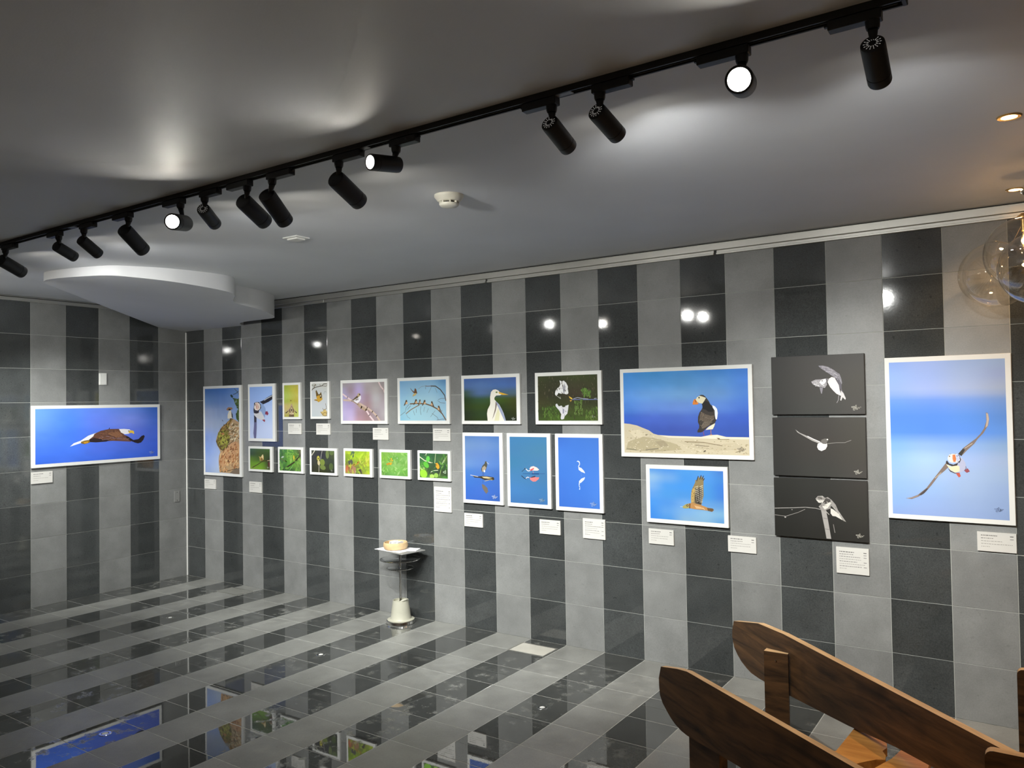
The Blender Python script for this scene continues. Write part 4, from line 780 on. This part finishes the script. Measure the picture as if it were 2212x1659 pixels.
def track_spot(bx, by, bz, ax, big, side, label, neck_x=None, power=SPOT_W, vents=False, away=False, drop=0.34, cone=62):
    """adapter in the track, stem, barrel from its back end along ax, lens and rim"""
    nx_ = neck_x if neck_x is not None else bx
    root = empty('track_spotlight', (nx_, TY, CZ - 0.020))
    tag(root, label, 'spotlight', 'black spotlights on the ceiling track')
    o = Vector((nx_, TY, CZ - 0.020))
    L_, r = (0.165, 0.037) if big else (0.132, 0.030)
    # adapter box and the key block in the channel
    la = 0.125 if big else 0.105
    s = side
    bm = box_bm(min(-0.022 * s, la * s), max(-0.022 * s, la * s), -0.016, 0.016, -0.026, -0.0005, bevel=0.002)
    box_bm(-0.012, 0.012, -0.007, 0.007, -0.0004, 0.004, bm=bm)
    link('adapter', bm_mesh('adapter', bm), M['black_metal'], root)
    box('latch', (min(la * s, (la + 0.010) * s), max(la * s, (la + 0.010) * s), -0.005, 0.005, -0.012, -0.005), M['black_metal'], root)
    lathe('stem_collar', [(0.015, -0.046), (0.017, -0.040), (0.018, -0.0262)], M['black_metal'], root, n=20)
    ax = Vector(ax).normalized()
    B = Vector((bx, by, bz)) - o
    piv = B + ax * (0.026)
    q0 = Vector((0, 0, -0.044))
    link('stem', bm_mesh('stem', tube_bm([q0, q0 * .5 + piv * .5 + Vector((0, 0, .004)), piv], 0.010, 12, radii=[0.013, 0.0095, 0.009]), True), M['black_metal'], root)
    barrel = lathe('barrel', [(r * 0.80, 0.0), (r * 0.96, 0.003), (r, 0.012), (r, L_ * 0.78), (r * 0.97, L_ * 0.785), (r * 0.97, L_ * 0.80), (r, L_ * 0.805), (r, L_ * 0.97), (r * 0.96, L_), (r * 0.80, L_), (r * 0.74, L_ - 0.012), (r * 0.70, L_ - 0.016)], M['black_metal'], root, n=36, axis=ax, origin=B, cap=True)
    if vents:
        q = ax.to_track_quat('Z', 'Y')
        bm = bmesh.new()
        for k in range(14):
            an = 2 * math.pi * k / 14
            for r0, r1 in ((0.32, 0.50), (0.58, 0.72)):
                c, s_ = math.cos(an), math.sin(an)
                w_ = 0.0008
                pts = [(r * r0 * c - w_ * s_, r * r0 * s_ + w_ * c), (r * r1 * c - w_ * s_, r * r1 * s_ + w_ * c), (r * r1 * c + w_ * s_, r * r1 * s_ - w_ * c), (r * r0 * c + w_ * s_, r * r0 * s_ - w_ * c)]
                lo = [bm.verts.new(B + q @ Vector((x, y, -0.0006))) for x, y in pts]
                hi = [bm.verts.new(B + q @ Vector((x, y, 0.0004))) for x, y in pts]
                bm.faces.new(lo[::-1]); bm.faces.new(hi)
                for i in range(4): bm.faces.new((lo[i], lo[(i + 1) % 4], hi[(i + 1) % 4], hi[i]))
        link('vent_slots', bm_mesh('vent_slots', bm), M['vent_glow'], barrel)
    Fp = B + ax * L_
    lathe('lens', [(0.0, L_ - 0.010), (r * 0.5, L_ - 0.0102), (r * 0.70, L_ - 0.0125), (r * 0.70, L_ - 0.0150), (0.0, L_ - 0.0150)], M['lamp_glass'], root, n=28, axis=ax, origin=B, cap=False)
    c = (0.985, 1.0, 0.965)
    opt = (ax + Vector((0, 0, -drop))).normalized()      # the optics throw a little below the barrel's axis
    add_light('beam', 'SPOT', o + Fp + ax * 0.004, power, c, root, opt, size=0.02, angle=cone, blend=1.0)
    add_light('spill', 'SPOT', o + Fp + ax * 0.005, SPILL_W * (0.10 if away else 1.0), c, root, opt, size=0.02, angle=128, blend=0.6)
    return root

LAMP_LABELS = ['black spotlight at the left edge of the photo, first on the track', 'small black spotlight, second from the left end of the track', 'small black spotlight, third from the left, beside a near twin',
 'large black spotlight just left of the glowing yellow lamp', 'small black spotlight with starburst vents, just right of the glowing yellow lamp', 'large black spotlight, left one of the crossing close pair',
 'large steeply tilted black spotlight, right one of the crossing close pair', 'large black spotlight left of the lit lamp that points left', 'left of two starburst vented spotlights near the middle of the track',
 'right of two starburst vented spotlights near the middle of the track', 'nearest black spotlight, hanging at the upper right corner near the track end']
for k_, ((nx_, bx, by, bz, ax_, ay_, az_, big, side), lab) in enumerate(zip(LAMPS, LAMP_LABELS)):
    track_spot(bx, by, bz, (ax_, ay_, az_), big, side, lab, neck_x=nx_, vents=k_ in (4, 8, 9, 10), power=SPOT_W * (0.9, 0.95, 0.95, 0.95, 1.0, 1.25, 1.25, 1.75, 1.5, 1.05, 0.9)[k_], drop=(0.34, 0.34, 0.34, 0.34, 0.34, 0.36, 0.34, 0.38, 0.28, 0.14, 0.14)[k_], cone=62 if k_ < 9 else 53)
track_spot(4.055, -2.66, 2.582, (0.53, -0.70, -0.16), 1, -1, 'glowing yellow white spotlight facing the camera in the left half of the track', neck_x=4.047, power=AWAY_W, away=True)
track_spot(5.378, -2.655, 2.612, (-0.15, -0.90, -0.12), 0, 1, 'lit spotlight turned left with its bright round lens showing', neck_x=5.387, power=AWAY_W, away=True)
track_spot(6.655, -2.64, 2.606, (0.22, -0.93, -0.28), 1, -1, 'brightest spotlight shining straight at the camera, upper right', neck_x=6.665, power=AWAY_W, away=True)

track_spot(1.62, -2.68, 2.620, (-0.66, 0.66, -0.36), 1, 1, 'black spotlight on the track, aimed at the eagle photograph from outside the left edge', power=SPOT_W * 1.3)
track_spot(0.95, -2.68, 2.620, (-0.42, 0.80, -0.42), 0, 1, 'black spotlight nearest the left wall, outside the left edge')
# ------------------------------------------------------------ recessed downlights
def downlight(x, y, label, power=DOWN_W):
    root = empty('recessed_downlight', (x, y, CZ))
    tag(root, label, 'downlight', 'warm recessed downlights')
    lathe('trim_ring', [(0.026, -0.0005), (0.026, -0.004), (0.036, -0.005), (0.040, -0.002), (0.040, -0.0003)], M['brass'], root, n=32)
    lathe('lens', [(0.0, -0.0035), (0.025, -0.0030), (0.025, -0.0008), (0.0, -0.0008)], M['warm_lens'], root, n=28, cap=False)
    add_light('glow', 'SPOT', Vector((x, y, CZ - 0.008)), power, (1.0, 0.62, 0.30), root, (0, 0, -1), size=0.03, angle=130, blend=0.9)
downlight(7.255, -1.52, 'warm glowing recessed downlight at the right, nearer the camera')
downlight(7.245, -0.33, 'warm glowing recessed downlight beside the glass globe pendant')
for x, y, w_ in ((7.25, -3.9, 'above the camera'), (8.9, -1.5, 'far right of the benches'), (8.9, -3.9, 'right of the camera'), (5.6, -5.9, 'behind the camera, left one'), (7.6, -6.4, 'straight behind the camera'), (2.9, -6.0, 'far behind the camera near the left wall')):  # out of view, added to give the near part of the room ambient light
    downlight(x, y, 'added unseen downlight for warm fill, ' + w_, power=DOWN_W * 1.3)

# ------------------------------------------------------------ smoke detector and sensor plate
det = empty('smoke_detector', (5.015, -1.905, CZ))
tag(det, 'round cream smoke detector on the ceiling', 'smoke detector')
lathe('detector_base', [(0.070, 0.0), (0.070, -0.008), (0.066, -0.014), (0.058, -0.024), (0.052, -0.030), (0.050, -0.031)], M['plastic'], det, n=48)
lathe('sensor_core', [(0.033, -0.0312), (0.033, -0.041)], M['dark_slot'], det, n=32)
bm = bmesh.new()
for k in range(8):
    a = 2 * math.pi * k / 8
    b = box_bm(0.031, 0.047, -0.003, 0.003, -0.0415, -0.0312)
    bmesh.ops.rotate(b, verts=b.verts, cent=(0, 0, 0), matrix=Matrix.Rotation(a, 3, 'Z'))
    me = bpy.data.meshes.new('t'); b.to_mesh(me); b.free(); bm.from_mesh(me); bpy.data.meshes.remove(me)
link('ribs', bm_mesh('ribs', bm), M['plastic'], det)
lathe('detector_cap', [(0.047, -0.0416), (0.046, -0.047), (0.040, -0.053), (0.025, -0.057), (0.0, -0.058)], M['plastic'], det, n=40)
sp = empty('ceiling_sensor', (3.717, -1.72, CZ))
tag(sp, 'small white square stepped plate on the ceiling', 'ceiling plate')
box('base_plate', (-0.062, 0.062, -0.050, 0.050, -0.007, 0), M['white_plastic'], sp, bevel=0.002)
box('raised_plate', (-0.042, 0.042, -0.033, 0.033, -0.016, -0.0071), M['white_plastic'], sp, bevel=0.002)

# ------------------------------------------------------------ wall fittings
sw = empty('thermostat', (0, -0.874, 2.006))
tag(sw, 'white rectangular control plate above the eagle photograph', 'wall plate')
box('plate', (0, 0.010, -0.037, 0.037, -0.056, 0.056), M['white_plastic'], sw, bevel=0.002)
box('cover', (0.0101, 0.014, -0.030, 0.030, -0.049, 0.049), M['white_plastic'], sw, bevel=0.0015)
ol = empty('outlet_plate', (0, -0.118, 0.820))
tag(ol, 'small grey blank metal plate beside the corner strip', 'wall plate')
box('cover_plate', (0, 0.006, -0.030, 0.030, -0.055, 0.055), M['grey_plate'], ol, bevel=0.0015)
for z in (-0.038, 0.042):
    lathe('screw', [(0.0045, 0.0061), (0.004, 0.0078), (0.0, 0.008)], M['chrome'], ol, loc=(0, 0, z), n=14, axis=(1, 0, 0))

# ------------------------------------------------------------ floor plates and floor lights
def floor_plate(x0, x1, y0, y1, label, m):
    root = empty('floor_outlet', ((x0 + x1) / 2, (y0 + y1) / 2, 0))
    tag(root, label, 'floor plate', 'flat floor outlet covers by the long wall')
    hx, hy = (x1 - x0) / 2, (y1 - y0) / 2
    bm = bmesh.new()
    for d in ((-hx, hx, -hy, -hy + .010), (-hx, hx, hy - .010, hy), (-hx, -hx + .010, -hy + .010, hy - .010), (hx - .010, hx, -hy + .010, hy - .010)):
        box_bm(*d, 0.0001, 0.003, bm=bm)
    link('rim', bm_mesh('rim', bm), M['aluminium'], root)
    box('cover', (-hx + .0115, hx - .0115, -hy + .0115, hy - .0115, 0.0001, 0.002), m, root, bevel=0.0005)
floor_plate(4.195, 4.492, -0.300, -0.098, 'pale flat floor cover on the dark stripe below the spoonbill photograph', mat('pale_floor_cover', (0.50, 0.48, 0.42), 0.45, noise=0.08))
floor_plate(0.872, 1.190, -0.290, -0.108, 'grey flat floor cover near the left end of the long wall', mat('grey_floor_cover', (0.22, 0.22, 0.20), 0.4, noise=0.08))
for x, y, lab in ((1.345, -1.045, 'tiny round floor light far left near the corner'), (3.146, -1.050, 'tiny round floor light in front of the pedestal stand'), (4.945, -1.040, 'tiny round floor light before the wooden bench, bright rimmed'), (3.156, -2.5625, 'tiny round floor light at the bottom left of the photo')):
    root = empty('floor_light', (x, y, 0))
    tag(root, lab, 'floor light', 'round recessed floor lights')
    lathe('ring', [(0.019, 0.0002), (0.019, 0.0022), (0.030, 0.0022), (0.032, 0.0002)], M['chrome'], root, n=28)
    lathe('cover_glass', [(0.0155, 0.0002), (0.0155, 0.0018), (0.0, 0.0020)], M['white_plastic'], root, n=24)

# ------------------------------------------------------------ pedestal stand with bowl
SX, SY = 3.085, -0.165
st = empty('pedestal_stand', (SX, SY, 0))
tag(st, 'slim chrome pedestal stand with two glass discs against the long wall', 'stand')
lathe('base_disc', [(0.112, 0.0004), (0.115, 0.004), (0.112, 0.022), (0.106, 0.0255), (0.0, 0.026)], M['chrome'], st, n=48)
lathe('base_cover', [(0.106, 0.0262), (0.107, 0.0285), (0.083, 0.033), (0.079, 0.040), (0.074, 0.09), (0.065, 0.150), (0.061, 0.178), (0.057, 0.178), (0.060, 0.160), (0.0, 0.158)], M['ceramic'], st, n=48)
link('curled_lip', bm_mesh('curled_lip', tube_bm([(0.030, -0.045, 0.176), (0.048, -0.030, 0.182), (0.062, -0.004, 0.188), (0.055, 0.020, 0.180)], 0.008, 10, radii=[0.003, 0.009, 0.008, 0.002]), True), M['ceramic'], st)
lathe('pole', [(0.0105, 0.150), (0.0105, 0.565)], M['chrome'], st, n=24, cap=True)
for z, r in ((0.495, 0.158), (0.425, 0.105)):
    d = lathe('glass_disc', [(0.011, z), (r - .004, z), (r, z + .002), (r, z + .006), (r - .004, z + .008), (0.011, z + .008)], M['disc_glass'], st, n=56, cap=False)
    lathe('rim', [(r + .0002, z + .001), (r + .0025, z + .002), (r + .0025, z + .006), (r + .0002, z + .007)], M['chrome'], d, n=56, cap=False)
top = box('top_plate', (-0.172, 0.172, -0.117, 0.117, 0.566, 0.574), M['grey_plate'], st, bevel=0.002)
top.rotation_euler = (0, 0, math.radians(-9.5))
def sheet(name, w, h, x, y, z, rz, label, m, t=0.0012, lift=0.0, grp=None):
    bm = bmesh.new()
    n = 6
    up = []; lo = []
    for i in range(n + 1):
        for j in range(n + 1):
            a, b = (i / n - .5) * w, (j / n - .5) * h
            zz = lift * max(0, (i / n - 0.5)) ** 2
            up.append(bm.verts.new((a, b, zz + t))); lo.append(bm.verts.new((a, b, zz)))
    for i in range(n):
        for j in range(n):
            k = i * (n + 1) + j
            bm.faces.new((up[k], up[k + n + 1], up[k + n + 2], up[k + 1])); bm.faces.new((lo[k], lo[k + 1], lo[k + n + 2], lo[k + n + 1]))
    for s_ in ([i * (n + 1) for i in range(n + 1)], [i * (n + 1) + n for i in range(n + 1)], list(range(n + 1)), [n * (n + 1) + j for j in range(n + 1)]):
        for a, b in zip(s_, s_[1:]): bm.faces.new((up[a], up[b], lo[b], lo[a]))
    o = link(name, bm_mesh(name, bm), m, loc=(x, y, z))
    o.rotation_euler = (0, 0, rz)
    return tag(o, label, 'paper', grp)
g = 'white paper sheets on the pedestal stand'
sheet('paper_sheet', 0.29, 0.205, SX - 0.035, SY - 0.004, 0.5745, math.radians(-4), 'large white paper sheet under the pale wooden bowl', M['paper'], grp=g, lift=-0.0)
sheet('paper_sheet', 0.19, 0.13, SX + 0.060, SY + 0.010, 0.5762, math.radians(24), 'smaller white paper sheet on top, sticking out right', M['paper'], grp=g)
bw = empty('wooden_bowl', (SX - 0.035, SY - 0.012, 0.5780))
tag(bw, 'round pale wooden bowl on the pedestal stand', 'bowl')
lathe('bowl_body', [(0.080, 0.0), (0.090, 0.006), (0.098, 0.026), (0.094, 0.052), (0.090, 0.055), (0.087, 0.053), (0.091, 0.026), (0.083, 0.010), (0.0, 0.008)], M['pale_wood'], bw, n=48)
for k in range(7):
    rr = random.Random(k)
    bm = box_bm(-0.0015, 0.0015, -0.032, 0.032, 0, 0.050, bevel=0.0003)
    o = link('paper_slip', bm_mesh('paper_slip', bm), M['paper'], loc=(SX - 0.078 + k * 0.014, SY - 0.012 + rr.uniform(-.008, .008), 0.5885))
    o.rotation_euler = (rr.uniform(-.06, .06), rr.uniform(0.05, 0.3), rr.uniform(-.2, .2))
    tag(o, 'small white paper slip standing in the wooden bowl', 'paper slip', 'white paper slips in the bowl')

# ------------------------------------------------------------ glass globe pendant
pen = empty('pendant_lamp', (7.40, -0.34, CZ))
tag(pen, 'cluster pendant of clear glass globes hanging at the right edge', 'pendant lamp')
lathe('canopy', [(0.120, -0.0005), (0.132, -0.004), (0.134, -0.022), (0.126, -0.028), (0.0, -0.029)], M['chrome'], pen, n=48)
def globe(x, y, z, r, hook, bulb=True):
    c = Vector((x, y, z)) - Vector((7.40, -0.34, CZ))
    n_lat = 28
    prof = []
    a0 = math.radians(9)
    for k in range(n_lat + 1):
        a = math.pi - (math.pi - a0) * k / n_lat
        prof.append((r * math.sin(a) if k else 0.0, r * math.cos(a)))
    o = lathe('glass_globe', prof, M['glass'], pen, n=64, origin=c, cap=False)
    rim = r * math.sin(a0)
    topz = r * math.cos(a0)
    if not bulb:
        lathe('neck_cap', [(rim, topz), (rim * .9, topz + .006), (0.006, topz + .010), (0.0, topz + .010)], M['glass'], pen, n=32, origin=c, cap=False)
    else:
        lathe('neck_cap', [(rim + .002, topz - .004), (rim + .002, topz + .003), (rim * .8, topz + .010), (0.008, topz + .020), (0.0, topz + .020)], M['brass'], pen, n=32, origin=c)
        lathe('lamp_holder', [(0.0, topz - .062), (0.010, topz - .060), (0.011, topz - .006), (0.0, topz - .005)], M['brass'], pen, n=24, origin=c)
        b = lathe('bulb', [(0.008, topz - .063), (0.014, topz - .085), (0.018, topz - .105), (0.014, topz - .125), (0.0, topz - .134)], M['glass'], pen, n=28, origin=c, cap=False)
        bmf = bmesh.new()
        for k in range(3):
            a = 2.1 * k
            tube_bm([c + Vector((.002 * math.cos(a), .002 * math.sin(a), topz - .078)), c + Vector((.006 * math.cos(a), .006 * math.sin(a), topz - .098)), c + Vector((.002 * math.cos(a), .002 * math.sin(a), topz - .116))], 0.0008, 6, bm=bmf)
        link('filament', bm_mesh('filament', bmf), M['filament'], b)
    link('cord', bm_mesh('cord', tube_bm([c + Vector((0, 0, topz + (.020 if bulb else .010))), c * .6 + Vector(hook) * .4 + Vector((0, 0, -.01)), c * .25 + Vector(hook) * .75 + Vector((0, 0, -.015)), Vector(hook)], 0.0016, 8), True), M['cord'], pen)
    if bulb: add_light('bulb_light', 'POINT', Vector((7.40, -0.34, CZ)) + c + Vector((0, 0, topz - .1)), GLOBE_W, (1.0, 0.55, 0.2), pen, size=0.012)
globe(7.150, -0.225, 2.325, 0.165, (-0.07, 0.05, -0.029), bulb=False)
globe(7.278, -0.60, 2.362, 0.163, (-0.05, -0.06, -0.029))
globe(7.330, -0.98, 2.240, 0.148, (0.0, -0.09, -0.029))

# ------------------------------------------------------------ wooden bench with rounded side boards
P1, D1 = Vector((6.1913, -1.9363, 0)), Vector((0.81174, -0.58402, 0))
P2, D2 = Vector((6.3775, -1.2636, 0)), Vector((0.71971, -0.69427, 0))
K = 1.118
ZT = 0.69
def prof(l): return [(a * K, ZT - (0.8 - z) * K) for a, z in l]
out1 = prof([(0.0, 0.800), (-0.06, 0.790), (-0.171, 0.764), (-0.187, 0.717), (-0.186, 0.690), (-0.181, 0.658), (-0.164, 0.636), (-0.137, 0.618), (-0.110, 0.602), (-0.082, 0.591), (-0.045, 0.583), (-0.008, 0.581), (0.048, 0.584), (0.12, 0.590), (0.289, 0.600), (0.70, 0.640), (1.10, 0.660), (1.10, 0.800)])
out2 = prof([(0.0, 0.800), (-0.19, 0.789), (-0.402, 0.742), (-0.418, 0.700), (-0.420, 0.665), (-0.403, 0.625), (-0.376, 0.603), (-0.343, 0.584), (-0.300, 0.570), (-0.258, 0.561), (-0.19, 0.560), (0.007, 0.570), (0.401, 0.602), (0.635, 0.630), (1.25, 0.665), (1.25, 0.800)])
bench = empty('wooden_bench', (6.6, -1.9, 0))
tag(bench, 'dark rustic wooden bench with two long rounded side boards and orange slats', 'bench')
def board(name, out, P, D, n_, t0, t1):
    org = Vector((6.6, -1.9, 0))
    ang = math.atan2(D.y, D.x)
    # built in the board's own frame so the grain runs along it
    bm = prism_bm(out, t0, t1, lambda a, b, d: (a, d, b))
    bmesh.ops.recalc_face_normals(bm, faces=bm.faces)
    me = bpy.data.meshes.new(name)
    for f in bm.faces:
        f.material_index = 1 if (f.normal.z > 0.5) else 0  # upward faces get the paler wood, painted as if lit from above
    bm.to_mesh(me); bm.free()
    me.materials.append(M['wood_dark']); me.materials.append(M['wood_lit_top'])
    o = link(name, me, parent=bench)
    o.location = P - org
    o.rotation_euler = (0, 0, ang)
    return o
board('side_board', out1, P1, D1, None, -0.024, 0.0)
board('side_board', out2, P2, D2, None, -0.030, 0.0)
def post(P, D, a0, a1, t0, t1, ztop):
    o = board('post', [(a0, 0.0), (a1, 0.0), (a1, ztop), (a0, ztop)], P, D, None, t0, t1)
    return o
post(P1, D1, -0.03 * K, 0.145 * K, 0.001, 0.036, 0.645)
bm = prism_bm([(-0.313, 0.561), (-0.211, 0.564), (-0.2125, 0.581), (-0.313, 0.604)], 0.0, 0.62, lambda a, b, d: (a, b, d))
bmesh.ops.recalc_face_normals(bm, faces=bm.faces)
for f in bm.faces: f.material_index = 1 if f.normal.z > 0.5 else 0  # post top painted pale to show light falling on it
me = bpy.data.meshes.new('post'); bm.to_mesh(me); bm.free()
me.materials.append(M['wood_dark']); me.materials.append(M['wood_lit_top'])
link('post', me, parent=bench)
lathe('bolt_head', [(0.0045, -0.0005), (0.004, 0.002), (0.0, 0.0025)], M['chrome'], bench, loc=(-0.262, 0.5615, 0.585), n=12, axis=(0, -1, 0))
post(P1, D1, 0.98, 1.12, 0.001, 0.036, 0.56)
post(P2, D2, 1.15, 1.29, -0.066, -0.031, 0.56)
def slat(outline, z0, z1, name='slat', m='wood_seat'):
    org = Vector((6.6, -1.9, 0))
    bm = prism_bm([(x - org.x, y - org.y) for x, y in outline], z0, z1, lambda a, b, d: (a, b, d))
    bmesh.ops.bevel(bm, geom=[e for e in bm.edges if abs(e.verts[0].co.z - e.verts[1].co.z) < 1e-4 and e.verts[0].co.z > (z0 + z1) / 2 and len(e.link_faces) == 2 and abs(e.link_faces[0].normal.z - e.link_faces[1].normal.z) > .5], offset=0.003, segments=1, affect='EDGES')
    return link(name, bm_mesh(name, bm), M[m], bench)
slat([(6.7056, -1.5316), (6.8255, -1.6775), (6.832, -1.715), (6.822, -1.751), (6.838, -1.785), (6.842, -1.819), (6.815, -1.835), (6.79, -1.865), (6.745, -1.93), (6.67, -2.02), (6.58, -2.08), (6.52, -2.02), (6.6838, -1.8369)][::-1], 0.435, 0.465)
slat([(6.8845, -1.6698), (6.9575, -1.666), (6.972, -1.700), (6.9727, -1.8095), (6.955, -1.93), (6.86, -2.10), (6.78, -2.17), (6.72, -2.09), (6.8207, -1.9048), (6.858, -1.80), (6.874, -1.72)][::-1], 0.435, 0.465)
slat([(6.9832, -1.6758), (7.0509, -1.7604), (7.16, -1.88), (7.02, -2.16), (6.90, -2.26), (6.84, -2.19), (6.985, -1.93), (6.990, -1.80)][::-1], 0.435, 0.465)
bm = prism_bm([(6.60 - 6.6, -1.98 + 1.9), (7.05 - 6.6, -2.30 + 1.9), (7.10 - 6.6, -2.25 + 1.9), (6.65 - 6.6, -1.93 + 1.9)], 0.385, 0.434, lambda a, b, d: (a, b, d))
link('cross_rail', bm_mesh('cross_rail', bm), M['wood_dark'], bench)

# ------------------------------------------------------------ two wooden chairs cut by the right edge
def chair(x, y, ztop, w, label, depth, rz=0.0):
    root = empty('wooden_chair', (x, y, 0), rz)
    tag(root, label, 'chair', 'dark wooden chairs at the right edge')
    def part(name, dims, edge=True, bevel=0.0):
        bm = box_bm(*dims, bevel=bevel)
        me = bpy.data.meshes.new(name)
        bmesh.ops.recalc_face_normals(bm, faces=bm.faces)
        for f in bm.faces: f.material_index = 1 if f.normal.z > 0.7 and edge else 0
        bm.to_mesh(me); bm.free()
        me.materials.append(M['wood_dark']); me.materials.append(M['wood_lit_top'])
        return link(name, me, parent=root)
    out = [(0.0, 0.42), (w, 0.42), (w, ztop)] + [(0.02 - 0.02 * math.sin(a), ztop - 0.02 + 0.02 * math.cos(a)) for a in (0, .4, .8, 1.2, 1.57)]
    bm = prism_bm(out, 0.0, 0.030, lambda a, b, d: (a, d, b))
    bmesh.ops.recalc_face_normals(bm, faces=bm.faces)
    for f in bm.faces: f.material_index = 1 if f.normal.z > 0.5 else 0  # top of the backrest carries its highlight in the colour
    me = bpy.data.meshes.new('backrest'); bm.to_mesh(me); bm.free()
    me.materials.append(M['wood_dark']); me.materials.append(M['wood_lit_top'])
    link('backrest', me, parent=root)
    s = 1 if depth > 0 else -1
    d0, d1 = (0.031, 0.031 + abs(depth)) if s > 0 else (-abs(depth) - .001, -0.001)
    part('seat', (0.0, w, d0, d1, 0.415, 0.445), False, 0.004)
    for lx in (0.0, w - 0.05):
        for ly in (d0, d1 - 0.05):
            part('leg', (lx, lx + 0.05, ly, ly + 0.05, 0.0, 0.4149), False)
        part('back_post', (lx, lx + 0.05, 0.002, 0.028, 0.0, 0.4195), False)
    return root
chair(7.175, -2.412, 0.80, 0.46, 'near black sided wooden chair back in the lower right corner', -0.42)
chair(7.226, -1.50, 0.753, 0.44, 'brown wooden chair back standing at the right edge behind the bench', 0.40)
